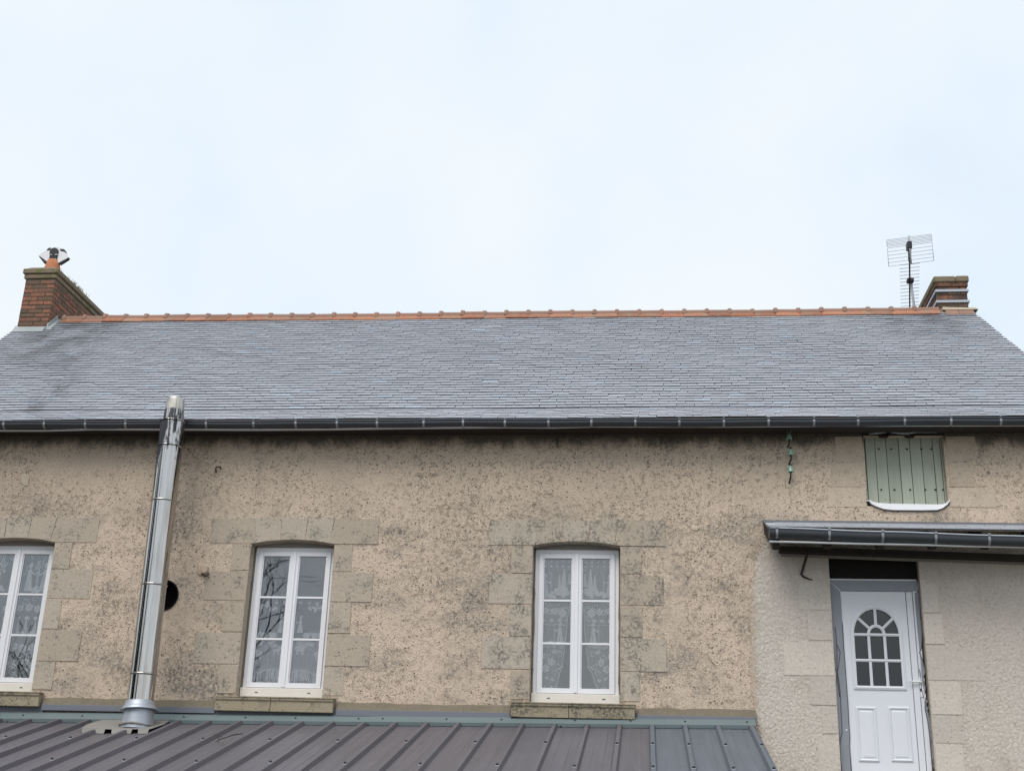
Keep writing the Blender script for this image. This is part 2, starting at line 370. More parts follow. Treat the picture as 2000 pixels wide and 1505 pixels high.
def glass_mat(name, refl, tint=(.985, .99, .99), wob=.3):
    t = NT(name); t.t.nodes.remove(t.b)
    tr = t.n('ShaderNodeBsdfTransparent'); tr.inputs[0].default_value = (*tint, 1)
    gl = t.n('ShaderNodeBsdfGlossy'); gl.inputs['Roughness'].default_value = .01
    nb = t.bump(t.noise(2.0, 2), wob, .01); t.put(gl.inputs['Normal'], nb)
    lw = t.n('ShaderNodeFresnel'); lw.inputs[0].default_value = 1.5
    f = t.m('ADD', t.m('MULTIPLY', lw.outputs[0], 1.3), refl)
    mx = t.n('ShaderNodeMixShader'); t.put(mx.inputs[0], f); t.put(mx.inputs[1], tr.outputs[0]); t.put(mx.inputs[2], gl.outputs[0])
    t.put(t.out.inputs[0], mx.outputs[0]); return t.mat
M['glass'] = glass_mat('double_glazing', .085, wob=.03)
M['door_glass'] = glass_mat('dark_door_glass', .02, (.28, .29, .32), .15)
def sheer_mat(name, c, op):
    t = NT(name); t.t.nodes.remove(t.b)
    tr = t.n('ShaderNodeBsdfTransparent'); df = t.n('ShaderNodeBsdfDiffuse'); df.inputs[0].default_value = (*c, 1)
    tl = t.n('ShaderNodeBsdfTranslucent'); tl.inputs[0].default_value = (*c, 1)
    a = t.n('ShaderNodeMixShader'); a.inputs[0].default_value = .3; t.put(a.inputs[1], df.outputs[0]); t.put(a.inputs[2], tl.outputs[0])
    o = t.m('MULTIPLY', t.m('ADD', .75, t.mul(t.noise(90, 2), .5)), op)
    mx = t.n('ShaderNodeMixShader'); t.put(mx.inputs[0], o); t.put(mx.inputs[1], tr.outputs[0]); t.put(mx.inputs[2], a.outputs[0])
    t.put(t.out.inputs[0], mx.outputs[0]); return t.mat
M['sheer'] = sheer_mat('sheer_net', (.86, .87, .90), .34)
M['sheer_thin'] = sheer_mat('thin_net', (.80, .82, .86), .10)
M['lace'] = sheer_mat('dense_lace', (.97, .97, .98), 1.0)
def insul_mat():
    t = NT('green_glass'); return t.done(t.vary((.27, .44, .37), t.noise(30, 3), .75, 1.2), .12, 0, None, .6)
M['insul'] = insul_mat()

# ------------------------------------------------------------------ ground
g = MB(); g.add([(-300, -300, 0), (300, -300, 0), (300, 300, 0), (-300, 300, 0)], [(0, 1, 2, 3)])
tag(g.build('ground', M['ground']), 'gravel yard ground around the old house', kind='structure')

# ------------------------------------------------------------------ house
house = empty('old_house', (-2.2, 2.2, 0), 'long old rendered house with a slate roof, orange ridge tiles and lace-curtained windows', 'house')
XL, XR = -9.45, 4.80                       # gable ends
def rbuild(mb, name, mat, parent=None, **k): return mb.build(name, mat, parent or house, **k)
WT = 6.20                                   # top of the wall
# openings
WIN = {'w0': -7.635, 'w1': -4.170, 'w2': -0.798}
WZ0, WZ1, WHW, ARC = 3.035, 4.822, .505, .052
def arch_loop(cx):
    pts = [(cx-WHW, WZ0), (cx+WHW, WZ0), (cx+WHW, WZ1)]
    for k in range(1, 8):
        u = 1-2*k/8; pts.append((cx+WHW*u, WZ1+ARC*(1-u*u)))
    pts.append((cx-WHW, WZ1)); return pts
HT = [P(1686, 851), P(1841, 851), P(1853, 988), P(1694, 988)]
hatch_loop = [(HT[3].x, HT[3].z), (HT[2].x, HT[2].z), (HT[1].x, HT[1].z), (HT[0].x, HT[0].z)]
DX0, DX1, DZ0, DZ1 = 2.052, 3.035, 2.29, 4.735
door_loop = [(DX0, DZ0), (DX1, DZ0), (DX1, DZ1), (DX0, DZ1)]
vc_ = P(319, 1162); VR = .188
vent_loop = [(vc_.x+VR*math.cos(2*math.pi*k/28), vc_.z+VR*math.sin(2*math.pi*k/28)) for k in range(28)]
loops = [arch_loop(v) for v in WIN.values()]+[hatch_loop, door_loop, vent_loop]
def sheet_with_holes(outer, holes, Y, mb, mi=0):
    bm = bmesh.new(); es = []
    for lp in [outer]+holes:
        vs_ = [bm.verts.new((x, Y, z)) for x, z in lp]
        for i in range(len(vs_)): es.append(bm.edges.new((vs_[i], vs_[(i+1) % len(vs_)])))
    bmesh.ops.triangle_fill(bm, edges=es, use_beauty=True)
    bmesh.ops.recalc_face_normals(bm, faces=bm.faces); bm.verts.index_update()
    fs = []
    for f in bm.faces:
        ix = [v.index for v in f.verts]
        fs.append(ix if f.normal.y < 0 else ix[::-1])
    mb.add([v.co for v in bm.verts], fs, mi); bm.free()
wl = MB()
sheet_with_holes([(XL, 0), (XR, 0), (XR, WT), (XL, WT)], loops, 0.0, wl)
for lp in loops:                            # thickness of the wall in the openings
    n = len(lp)
    if lp is door_loop or lp is hatch_loop or lp is vent_loop: dep = .30
    else: dep = .30
    vs_ = [(x, 0, z) for x, z in lp]+[(x, dep, z) for x, z in lp]
    wl.add(vs_, [(i, n+i, n+(i+1) % n, (i+1) % n) for i in range(n)], 1)
# gables, back wall
RIDGE_Y, RIDGE_Z = 2.17, 8.62
for X in (XL, XR):
    Xt = 4.48 if X > 0 else -9.2           # the gables lean in slightly towards the ridge
    wl.add([(X, 0, 0), (X, 2*RIDGE_Y, 0), (X, 2*RIDGE_Y, WT-.1), (Xt, RIDGE_Y, RIDGE_Z-.20), (X, 0, WT-.03)], [(0, 1, 2, 3, 4)] if X > 0 else [(4, 3, 2, 1, 0)])
wl.add([(XL, 2*RIDGE_Y, 0), (XR, 2*RIDGE_Y, 0), (XR, 2*RIDGE_Y, WT), (XL, 2*RIDGE_Y, WT)], [(0, 1, 2, 3)])
rbuild(wl, 'wall', [M['wall'], M['stone']])
inn = MB(); inn.box(XL+.05, XR-.05, 1.9, 1.95, .05, 6.1); inn.box(XL+.05, XR-.05, .31, 1.9, 2.2, 2.28); inn.box(XL+.05, XR-.05, .31, 1.9, 5.05, 5.1)
for x in (-6.0, -2.4, 1.2): inn.box(x, x+.1, .31, 1.9, 2.29, 5.04)
rbuild(inn, 'inner_room', M['interior'])
vt = MB(); n = 28
for r0, y0 in ((VR-.004, .28),): vt.add([(vc_.x+r0*math.cos(2*math.pi*k/n), y0, vc_.z+r0*math.sin(2*math.pi*k/n)) for k in range(n)], [tuple(range(n))])
vt.add([(vc_.x+r*math.cos(2*math.pi*k/n), y_, vc_.z+r*math.sin(2*math.pi*k/n)) for r, y_ in ((VR-.002, -.012), (VR-.012, -.012), (VR-.012, .279)) for k in range(n)],
       [(i*n+k, i*n+(k+1) % n, (i+1)*n+(k+1) % n, (i+1)*n+k) for i in range(2) for k in range(n)])
tag(rbuild(vt, 'vent_hole', M['dark']), 'round black flue hole half hidden behind the steel pipe')

# ---- dressed stones round the openings
def stone(poly, proud=.0075, mat='stone', jit=.004, name='stone'):
    """poly: (x, z) corners, counter-clockwise seen from the yard"""
    mb = MB(); pr = proud+random.uniform(-.0025, .003)
    cx = sum(p[0] for p in poly)/len(poly); cz = sum(p[1] for p in poly)/len(poly)
    q = []
    for x, z in poly:
        d = Vector((cx-x, cz-z)); d.normalize()
        q.append((x+d.x*.006+random.uniform(-jit, jit)*.6, z+d.y*.006+random.uniform(-jit, jit)*.6))
    mb.prism([(x, .05, z) for x, z in q], (0, -.05-pr, 0))
    mb.f = [tuple(reversed(f)) for f in mb.f]
    return rbuild(mb, name, M[mat])
def rect(x0, x1, z0, z1): return [(x0, z0), (x1, z0), (x1, z1), (x0, z1)]
def quoins(cx, seed, right=True, left=True):
    random.seed(seed)
    zs = [WZ1, 4.495, 4.14, 3.775, 3.405, WZ0+.04]
    for side in ((-1,) if left else ())+((1,) if right else ()):
        xin = cx+side*WHW
        for i in range(5):
            ln = (.245, .525, .235, .53, .245)[i]+random.uniform(-.03, .03)
            z1, z0 = zs[i]+random.uniform(-.006, .006), zs[i+1]
            a, b = (xin, xin+ln) if side > 0 else (xin-ln, xin)
            stone(rect(a, b, z0+.003, z1-.003))
    xs = [-1.03, -.455, -.15, .145, .44, 1.03]; zt = WZ1+.315
    arc = lambda x: WZ1+ARC*max(0, 1-(x/WHW)**2)
    for i in range(5):
        a, b = xs[i], xs[i+1]; k = .045
        if i == 0: poly = [(a, WZ1+.003), (-WHW, WZ1+.003), (b+.01, arc(b)), (b-k, zt)]; poly.append((a, zt-.01))
        elif i == 4: poly = [(a-.01, arc(a)), (WHW, WZ1+.003), (b, WZ1+.003), (b, zt-.005), (a+k, zt)]
        else:
            s0 = a/.455*k; s1 = b/.455*k; m_ = (a+b)/2
            poly = [(a-.0, arc(a)), (m_, arc(m_)), (b, arc(b)), (b+s1, zt+random.uniform(-.01, .01)), (a+s0, zt)]
        stone([(cx+x, z) for x, z in poly], jit=.002, name='lintel_stone')
quoins(WIN['w0'], 3); quoins(WIN['w1'], 4); quoins(WIN['w2'], 5)
random.seed(8)
# stones round the loft hatch, flush with the roughcast
for side, xx in ((-1, HT[3].x), (1, HT[2].x)):
    zc = HT[0].z; zz = [zc, zc-.32, zc-.62, zc-.86]
    for i, ln in enumerate((.33, .40, .45) if side < 0 else (.36, .30, .52)):
        xt = HT[0].x if side < 0 else HT[1].x
        a, b = (xt-ln, xt-.012) if side < 0 else (xt+.03, xt+ln)
        if i == 2: b = HT[3].x-.004 if side < 0 else b
        if side > 0 and i == 2: a = HT[2].x+.01
        stone(rect(a, b, zz[i+1]+.004, zz[i]-.004), .004, 'faint_stone')

# ---- windows
def sill(cx):
    sl = empty('window_sill', (cx, 0, WZ0)); sl.parent = house; sl.location = Vector((cx, 0, WZ0))-house.location
    for a, b in ((-.70, -.06), (-.055, .665)):
        mb = MB(); j = random.uniform(0, .006)
        mb.prism([(cx+a, -.10-j, WZ0-.155), (cx+a, .16, WZ0-.155), (cx+a, .16, WZ0+.012), (cx+a, -.115-j, WZ0-.008), (cx+a, -.115-j, WZ0-.03), (cx+a, -.10-j, WZ0-.045)], (b-a, 0, 0))
        mb.build('sill_stone', M['sill'], sl, bevel=.004)
    ft = MB(); ft.box(cx-.70, cx+.68, -.125, -.02, WZ0-.006, WZ0+.006); ft.build('sill_drip', M['sill'], sl)
random.seed(11)
for c in WIN.values(): sill(c)
FY = .15
def make_window(cx):
    wn_ = empty('window', (0, 0, 0)); wn_.parent = house; wn_.location = Vector((cx, FY, WZ0))-house.location
    o = (cx, FY, WZ0)
    W, H = WHW-.018, WZ1-WZ0-.012
    def b(name, boxes, mat, bev=.003):
        mb = MB()
        for x0, x1, y0, y1, z0, z1 in boxes: mb.box(cx+x0, cx+x1, FY+y0, FY+y1, WZ0+z0, WZ0+z1)
        return mb.build(name, M[mat], wn_, bevel=bev)
    b('frame', [(-W, -W+.045, 0, .07, .13, H), (W-.045, W, 0, .07, .13, H), (-W+.045, W-.045, 0, .07, H-.045, H)], 'pvc')
    b('frame_foot', [(-W-.012, W+.012, -.045, .07, .008, .128)], 'cream', .006)
    hd = MB(); hd.prism([(cx-W, FY+.012, WZ0+H+.001), (cx+W, FY+.012, WZ0+H+.001)]+[(cx+W*u, FY+.012, WZ1+(ARC+.004)*(1-u*u)+.002) for u in (1, .75, .5, .25, 0, -.25, -.5, -.75, -1)], (0, .06, 0)); hd.f = [tuple(reversed(f)) for f in hd.f]; hd.build('frame_head', M['soffit'], wn_)
    for x in (-.30, .32): b('drain_slot', [(x-.018, x+.018, -.048, -.044, .07, .081)], 'slot', 0)
    for s in (-1, 1):
        x0, x1 = (-W+.046, -.004) if s < 0 else (.004, W-.046)
        b('sash', [(x0, x0+.05, -.018, .045, .135, H-.048), (x1-.05, x1, -.018, .045, .135, H-.048), (x0+.05, x1-.05, -.018, .045, .135, .19), (x0+.05, x1-.05, -.018, .045, H-.105, H-.048)], 'pvc')
        b('bead', [(x0+.05, x0+.062, -.006, .04, .19, H-.105), (x1-.062, x1-.05, -.006, .04, .19, H-.105)], 'pvc', .002)
        gz0, gz1 = .19, H-.105
        for k in (1, 2):
            zb = gz0+(gz1-gz0)*(.337 if k == 1 else .668); b('glazing_bar', [(x0+.062, x1-.062, -.008, .03, zb-.012, zb+.012)], 'pvc', .003)
        zz = [gz0, gz0+(gz1-gz0)*.337, gz0+(gz1-gz0)*.668, gz1]
        for k in range(3): b('pane', [(x0+.062, x1-.062, .004, .010, zz[k]+(.012 if k else 0), zz[k+1]-(.012 if k < 2 else 0))], 'glass', 0)
    b('meeting_stile', [(-.022, .022, -.030, -.0185, .14, H-.05)], 'pvc', .004)
    # sealant and crumbling mortar between frame and stone
    for s in (-1, 1):
        sl = MB()
        pts = [(cx+s*(W+.009)+random.uniform(-.005, .005), FY-.006, WZ0+.02+k*(H-.03)/14) for k in range(15)]
        sl.tube(pts, [random.uniform(.009, .016) for _ in pts], 6)
        sl.build('joint_mortar', M['mortar'], wn_)
    return wn_
for c in WIN.values(): make_window(c)

# ------------------------------------------------------------------ roof
gl_ = P(1100, 816, -.30); EY, EZ = -.30, gl_.z
NR, EXPO, NS = 46, .0742, 6
A1 = R(34)
ky, kz = EY+NS*EXPO*math.cos(A1), EZ+NS*EXPO*math.sin(A1)
best = None
for k in range(360, 520):                    # main pitch that carries the last course up to the ridge tiles
    a = R(k/10); Ln = (NR-NS)*EXPO; e_ = abs(IMG((-1, ky+Ln*math.cos(a), kz+Ln*math.sin(a)))[1]-621.5)
    if best is None or e_ < best[0]: best = (e_, a)
A2 = best[1]; LT = NR*EXPO
print('gutter bottom px', IMG((-.9, -.375, P(1100, 819.3, -.43).z-.071)), IMG((-.9, -.43, P(1100, 819.3, -.43).z-.04)))
print('roof pitch', math.degrees(A2), 'ridge', ky+(NR-NS)*EXPO*math.cos(A2), kz+(NR-NS)*EXPO*math.sin(A2))
def prof(s):
    if s < NS*EXPO: return EY+s*math.cos(A1), EZ+s*math.sin(A1), A1
    s -= NS*EXPO; return ky+s*math.cos(A2), kz+s*math.sin(A2), A2
TY, TZ, _ = prof(LT)
RY, RZ = TY+.045, TZ+.045*math.tan(A2)
def RP(px, py): return PL(px, py, Vector((0, ky, kz)), Vector((0, -math.sin(A2), math.cos(A2))))
vr1, vr0 = RP(1903, 612), RP(1999, 689)
vl1, vl0 = RP(60, 640), RP(1, 668)
print('verges', vr1, vr0, vl1, vl0)
def verge(s):
    y = prof(s)[0]
    xr = vr0.x+(vr1.x-vr0.x)*(y-vr0.y)/(vr1.y-vr0.y)
    xl = -9.33+.25*(y-1.6)/2.0
    return xl, xr
def lift(x, y): return .058*(4.6-x)/13.6*min(1, max(0, (y-ky)/(TY-ky)))       # the old ridge climbs a little towards the left gable
roof = empty('roof', (0, 0, 0)); roof.parent = house; roof.location = Vector((-2.2, RY, EZ))-house.location
dk = MB()
for a, b in ((0.0, NS*EXPO), (NS*EXPO, LT+.06)):
    y0, z0, an = prof(a); y1, z1, _ = prof(b); 
    if b > LT: y1, z1, _ = RY, RZ, 0
    (l0, r0), (l1, r1) = verge(a), verge(min(b, LT))
    zl = z1+lift(l1, y1)
    dk.add([(l0, y0, z0-.004), (r0-.01, y0, z0-.004), (r1-.01, y1, z1-.004), (l1, y1, zl-.004), (l0, y0, z0-.05), (r0-.01, y0, z0-.05), (r1-.01, y1, z1-.05), (l1, y1, zl-.05)],
           [(0, 1, 2, 3), (7, 6, 5, 4), (0, 4, 5, 1), (1, 5, 6, 2), (3, 2, 6, 7), (0, 3, 7, 4)])
l1, r1 = verge(LT); by = 2*RY-EY
dk.add([(l1, RY, RZ-.01+lift(l1, RY)), (r1-.01, RY, RZ-.01), (r1+.2, by, EZ), (l1-.3, by, EZ)], [(0, 1, 2, 3)])
dk.build('roof_deck', M['wood_dark'], roof)
bs = MB(); bs.add([(l1, RY, RZ+.004+lift(l1, RY)), (r1, RY, RZ+.004), (r1+.2, by, EZ+.014), (l1-.3, by, EZ+.014)], [(3, 2, 1, 0)]); bs.build('rear_slating', M['slate'], roof)
vg = MB()
for s in (0, 1):
    pts = []
    for k in range(12):
        d = LT*k/11; y, z, _ = prof(d); x = verge(d)[s]
        pts.append((x+(-.01 if s else .01), y, z-.045+lift(x, y)))
    for a, b in zip(pts, pts[1:]):
        vg.hexa([(a[0]-.02, a[1], a[2]-.05), (a[0]+.02, a[1], a[2]-.05), (a[0]+.02, a[1], a[2]+.028), (a[0]-.02, a[1], a[2]+.028)], [(b[0]-.02, b[1], b[2]-.05), (b[0]+.02, b[1], b[2]-.05), (b[0]+.02, b[1], b[2]+.028), (b[0]-.02, b[1], b[2]+.028)])
vg.build('verge_mortar', M['mortar'], roof)
# slates: one slab each
SW = .2085
def slab(x0, x1, slack=0):
    Ls, t0, t1, uc = .135, .0225, .001, .016
    return ([(x0, uc, t0-.0205), (x1, uc, t0-.0205), (x1, Ls, t1-.006), (x0, Ls, t1-.006), (x0, 0, t0), (x1, 0, t0), (x1, Ls, t1), (x0, Ls, t1)],
            [(0, 3, 2, 1), (4, 5, 6, 7), (0, 1, 5, 4), (1, 2, 6, 5), (3, 0, 4, 7)])
random.seed(21)
allsl = []; drift = 0
for r in range(NR):
    s = r*EXPO; y, z, an = prof(s); xl, xr = verge(s)
    drift += random.uniform(-.012, .012)
    x = xl-(SW*.5 if r % 2 else 0)+drift-.1
    wav = [random.uniform(-.0025, .0025) for _ in range(4)]
    while x < xr:
        a, b = x+.0026, x+SW-.0026; x += SW+random.uniform(-.004, .004)
        a, b = max(a, xl), min(b, xr)
        if b-a < .03: continue
        cx = (a+b)/2
        js = random.uniform(-.003, .003)+.004*math.sin(cx*.9+r*.35)
        if random.random() < .015: js -= random.uniform(.006, .016)
        jn = random.uniform(-.001, .0025)+.004*math.sin(cx*1.7+r*.21)*math.sin(r*.13+1)
        rot = random.gauss(0, .006); tilt = random.gauss(0, .002); tw = random.gauss(0, .003)
        ix, iy = IMG((cx, y, z)); 
        dist = (Vector((cx, y, z))-CAM).dot(fw)
        area = (b-a)/dist*EXPO/dist*math.sin(max(an-math.atan2(z-CAM.z, y-CAM.y), .01)) if 5 < ix < 1995 else 0
        mat = Matrix.Translation((cx, y, z+lift(cx, y))) @ Matrix.Rotation(an, 4, 'X') @ Matrix.Translation((0, js, jn)) @ Matrix.Rotation(rot, 4, 'Z') @ Matrix.Rotation(tilt, 4, 'X') @ Matrix.Rotation(tw, 4, 'Y') @ Matrix.Diagonal((1, 1, .42 if r < NS else 1, 1))
        allsl.append((area*random.uniform(.97, 1.03), b-a, mat))
allsl.sort(key=lambda q: -q[0])
cache = {}
ro_ = origin(roof)
def slate_mesh(wd):
    k = round(wd, 3)
    if k not in cache:
        mb = MB(); mb.add(*slab(-wd/2, wd/2)); cache[k] = mb.mesh('slate', M['slate'])
    return cache[k]
for a, wd, mat in allsl[:300]:
    o = link('slate', slate_mesh(wd), roof); o.matrix_local = Matrix.Translation(-ro_) @ mat
ms = MB()
for a, wd, mat in allsl[300:]:
    vs_, fs = slab(-wd/2, wd/2); ms.add([mat @ Vector(v) for v in vs_], fs)
tag(ms.build('slates', M['slate'], roof), kind='stuff')
# ridge tiles
def ridge_mesh(ln, seed):
    mb = MB(); h = math.tan(A2)*.9
    sec = [(-.125, -.115*h), (-.118, -.085*h), (-.062, -.030*h), (-.056, .008), (-.040, .033), (0, .046), (.040, .033), (.056, .008), (.062, -.030*h), (.118, -.085*h), (.125, -.115*h)]
    n = len(sec)
    rings = []
    for x, k in ((0, 1), (ln, 1)): rings.append([(x, y*k, z*k) for y, z in sec])
    vs_ = rings[0]+rings[1]
    mb.add(vs_, [(i, n+i, n+i+1, i+1) for i in range(n-1)])
    mb.add([(x, y*.86, z-.02) for x, y, z in vs_], [(i+1, n+i+1, n+i, i) for i in range(n-1)])
    mb.add(rings[0]+[(x, y*.86, z-.02) for x, y, z in rings[0]], [(i, i+1, n+i+1, n+i) for i in range(n-1)])
    # raised collar over the joint
    cs = [(y, z) for y, z in sec[2:9]]; m = len(cs)
    for xa, xb, k in ((-.026, .028, 1.12),):
        a = [(xa, y*k, z*k+(.012 if z > 0 else .004)) for y, z in cs]; b = [(xb, y*k, z*k+(.012 if z > 0 else .004)) for y, z in cs]
        mid = [(0, y*k*1.1, z*k*1.1+(.014 if z > 0 else .004)) for y, z in cs]
        mb.add(a+mid+b, [(i, m+i, m+i+1, i+1) for i in range(m-1)]+[(m+i, 2*m+i, 2*m+i+1, m+i+1) for i in range(m-1)], 0, True)
        mb.add(a+[(xa, y*.9, z*.9) for y, z in cs], [(i, i+1, m+i+1, m+i) for i in range(m-1)])
        mb.add(b+[(xb, y*.9, z*.9) for y, z in cs], [(m+i, m+i+1, i+1, i) for i in range(m-1)])
    return mb.mesh('ridge_tile', M['tile'])
TL = .3185
rm = [ridge_mesh(TL+.004, k) for k in range(2)]
xr0 = RP(133, 619).x; nt = 0; x = xr0+.06
rdz = RZ+.012
xend = verge(LT)[1]-.02
xtile = RP(1838, 606).x
while x < xtile-.1:
    o = link('ridge_tile', rm[nt % 2], roof, Vector((x, RY+random.uniform(-.006, .006), rdz+lift(x, RY)+random.uniform(-.005, .005)+.006*math.sin(nt*.35)))-ro_, (random.gauss(0, .012), .0043+random.gauss(0, .008), random.gauss(0, .006)))
    x += TL; nt += 1
print('ridge tiles', nt, IMG((x, RY, rdz)))
bq = lambda x: [(x, RY-.10, rdz-.11+lift(x, RY)), (x, RY+.10, rdz-.11+lift(x, RY)), (x, RY+.03, rdz+lift(x, RY)), (x, RY-.03, rdz+lift(x, RY))]
mbd = MB(); mbd.hexa(bq(xr0-.02), bq(xend)); mbd.build('ridge_bedding', M['mortar'], roof)
# sloping mortar bed at the right-hand end of the ridge
ex0, ex1 = RP(1838, 606).x, RP(1906, 606).x
fm = MB(); hq = math.tan(A2)*.9
for a, b in ((xtile+.03, xtile+.20), (xtile+.205, xend+.01)): fm.hexa([(a, RY-.135, rdz-.125*hq), (a, RY-.09, rdz-.09*hq), (a, RY+.02, rdz-.03), (a, RY-.07, rdz-.02*hq)], [(b, RY-.135, rdz-.125*hq), (b, RY-.09, rdz-.09*hq), (b, RY+.02, rdz-.03), (b, RY-.07, rdz-.02*hq)])
tag(fm.build('ridge_flange', M['tile'], roof), kind='stuff')
em = MB(); em.add([(ex0, RY-.06, rdz+.035), (ex1-.02, RY-.06, rdz+.02), (ex1+.01, RY-.07, rdz-.01), (ex0, RY-.07, rdz-.01), (ex0, RY+.25, rdz+.055), (ex1-.06, RY+.25, rdz+.05), (ex1, RY+.25, rdz-.01), (ex0, RY+.25, rdz-.01)],
                  [(3, 2, 1, 0), (4, 5, 6, 7), (0, 1, 5, 4), (1, 2, 6, 5), (3, 0, 4, 7)]); em.build('ridge_end_mortar', M['patch'], roof)

# ---- eaves gutter
GY, GR = -.375, .055
gtz = P(1100, 819.3, GY-GR).z
gut = empty('eaves_gutter', (0, 0, 0)); gut.parent = house; gut.location = Vector((-2.2, GY, gtz))-house.location
gx0, gx1 = -9.75, 5.05
gm = MB(); sec = []
for k in range(13):
    a = math.pi+math.pi*k/12; sec.append((GY+GR*math.cos(a), gtz-.026+(GR*.82)*math.sin(a)))
sec = [(GY-GR, gtz)]+sec+[(GY+GR, gtz+.02)]
n = len(sec)
xs = [gx0+(gx1-gx0)*k/40 for k in range(41)]
wob = [.004*math.sin(k*1.3)+.003*math.sin(k*.37) for k in range(41)]
vs_ = [(x, y, z+wob[i]) for i, x in enumerate(xs) for y, z in sec]
gm.add(vs_, [(i*n+k, (i+1)*n+k, (i+1)*n+k+1, i*n+k+1) for i in range(40) for k in range(n-1)], 0, True)
vs2 = [(x, y+(.004 if y < GY else -.004), z+wob[i]+.004) for i, x in enumerate(xs) for y, z in sec]
gm.add(vs2, [(i*n+k+1, (i+1)*n+k+1, (i+1)*n+k, i*n+k) for i in range(40) for k in range(n-1)], 0, True)
gm.build('gutter_trough', M['gutter'], gut)
bd = MB(); bd.tube([(x, GY-GR-.002, gtz+.002+wob[i]) for i, x in enumerate(xs)], .009, 8); bd.build('gutter_bead', M['gutter'], gut)
zb = P(1100, 836.5, -.27).z
ln = MB(); wv = [P(px, py, -.27) for px, py in ((-160, 842.5), (0, 841), (90, 841), (185, 838.5), (320, 839), (500, 839.5), (640, 838.5), (800, 836), (1000, 834.3), (1080, 835), (1160, 832.8), (1400, 833), (1600, 831.5), (1800, 830.8), (2000, 830.5), (2150, 830.3))]
ln.tube([p for p in wv], .011, 8); ln.build('eaves_drip_edge', M['zinc_bead'], gut)
ft = MB(); ft.box(gx0+.2, gx1-.2, -.262, -.24, zb+.01, EZ-.03); ft.box(gx0+.2, gx1-.2, -.24, -.001, zb+.015, zb+.03); rbuild(ft, 'eaves_board', M['wood_dark'])
spx = [-78, 6.6, 85.6, 166, 244.6, 323, 402, 494.7, 577, 657.5, 736, 827, 904, 986, 1071, 1155, 1241, 1327, 1414, 1501.6, 1590.4, 1676.6, 1768, 1858.6, 1956]
st = None
for px in spx:
    X = P(px, 828, GY-GR).x
    if st is None:
        mb = MB(); sq_ = [(y, z) for y, z in sec[:10]]
        pr = [(y-.005 if k < 6 else y, z-(.004 if k > 3 else 0)) for k, (y, z) in enumerate(sq_)]
        m = len(pr)
        mb.add([(xx, y, z) for xx in (-.013, .013) for y, z in pr], [(k, m+k, m+k+1, k+1) for k in range(m-1)])
        mb.add([(xx, y+.004, z) for xx in (-.013, .013) for y, z in pr]+[(xx, y, z) for xx in (-.013, .013) for y, z in pr], [(2*m+k, 2*m+k+1, k+1, k) for k in range(m-1)]+[(m+k, m+k+1, 3*m+k+1, 3*m+k) for k in range(m-1)])
        mb.box(-.013, .013, GY-GR-.012, GY+GR, gtz+.012, gtz+.018)
        st = mb.mesh('gutter_strap', M['strap'], (0, GY, gtz))
    link('gutter_strap', st, gut, (X+2.2, 0, 0))

# ------------------------------------------------------------------ chimneys
def brick_obj(parent, x0, x1, y0, y1, z0, z1):
    mb = MB(); mb.box(x0, x1, y0, y1, z0, z1); o = mb.build('brick', M['brick' if x0 < 0 else 'sooty_brick'], parent)
    c = Vector(((x0+x1)/2, (y0+y1)/2, (z0+z1)/2))
    return o
def brick_stack(ch, x0, x1, y0, y1, z0, zc, hgt, side, n_side, rag=.004):
    """courses of brick on the front (y0) face and on one side face"""
    k = 0; z = z0
    while z+hgt <= zc+.005:
        zt = z+hgt-.011
        xs = [x0, x0+(x1-x0)*(.52 if k % 2 else .30), x1] if k % 2 else [x0, x0+(x1-x0)*.26, x0+(x1-x0)*.76, x1]
        for i, (a, b) in enumerate(zip(xs, xs[1:])):
            j = random.uniform(-rag, rag)
            if i == len(xs)-2 and side > 0: b += .008
            if i == 0 and side < 0: a -= .008
            brick_obj(ch, a+.005, b-(.005 if i < len(xs)-2 else 0), y0-.010+j, y0+.09, z+random.uniform(-.003, .003), zt)
        ys = y0+.094; first = .11 if k % 2 else .2; i = 0
        while ys < y1 and i < n_side:
            ye = min(ys+(first if i == 0 else .215), y1); j = random.uniform(-rag, rag)
            if side > 0: brick_obj(ch, x1-.05, x1+.008+j, ys+.005, ye-.006, z+random.uniform(-.003, .003), zt)
            else: brick_obj(ch, x0-.008+j, x0+.05, ys+.005, ye-.006, z+random.uniform(-.003, .003), zt)
            ys = ye; i += 1
        z += hgt; k += 1
random.seed(31)
YF = RP(62, 648).y
a, b = P(41, 600, YF), P(98, 600, YF)
cx0, cx1 = a.x, b.x
cz0 = P(60, 648, YF).z-.15; czc = P(75, 545, YF).z; cz1 = P(75, 536, YF).z; cz2 = P(75, 524, YF).z
cy1 = YF+1.95
print('left chimney', cx0, cx1, YF, cz0, czc, cz2)
ch = empty('chimney', (0, 0, 0)); ch.parent = house; ch.location = Vector(((cx0+cx1)/2, YF+.4, cz0))-house.location
tag(ch, 'mossy red brick chimney with a white cowl at the left gable')
mb = MB(); mb.box(cx0, cx1, YF, cy1, cz0, czc+.01); mb.build('mortar_core', M['mortar'], ch)
brick_stack(ch, cx0, cx1, YF, cy1, cz0+.05, czc, .0675, 1, 8)
mb = MB(); mb.box(cx0-.025, cx1+.025, YF-.028, cy1+.02, czc+.004, cz1-.006); mb.build('corbel_course', M['cap'], ch, bevel=.006)
mb = MB(); o_ = .05
mb.hexa([(cx0-o_, YF-o_, cz1), (cx1+o_, YF-o_, cz1), (cx1+o_, cy1+o_, cz1), (cx0-o_, cy1+o_, cz1)], [(cx0-o_, YF-o_, cz2-.02), (cx1+o_, YF-o_, cz2-.02), (cx1+o_, cy1+o_, cz2-.02), (cx0-o_, cy1+o_, cz2-.02)])
mb.build('cap_course', M['cap'], ch, bevel=.012)
mb = MB(); q = cz2-.022
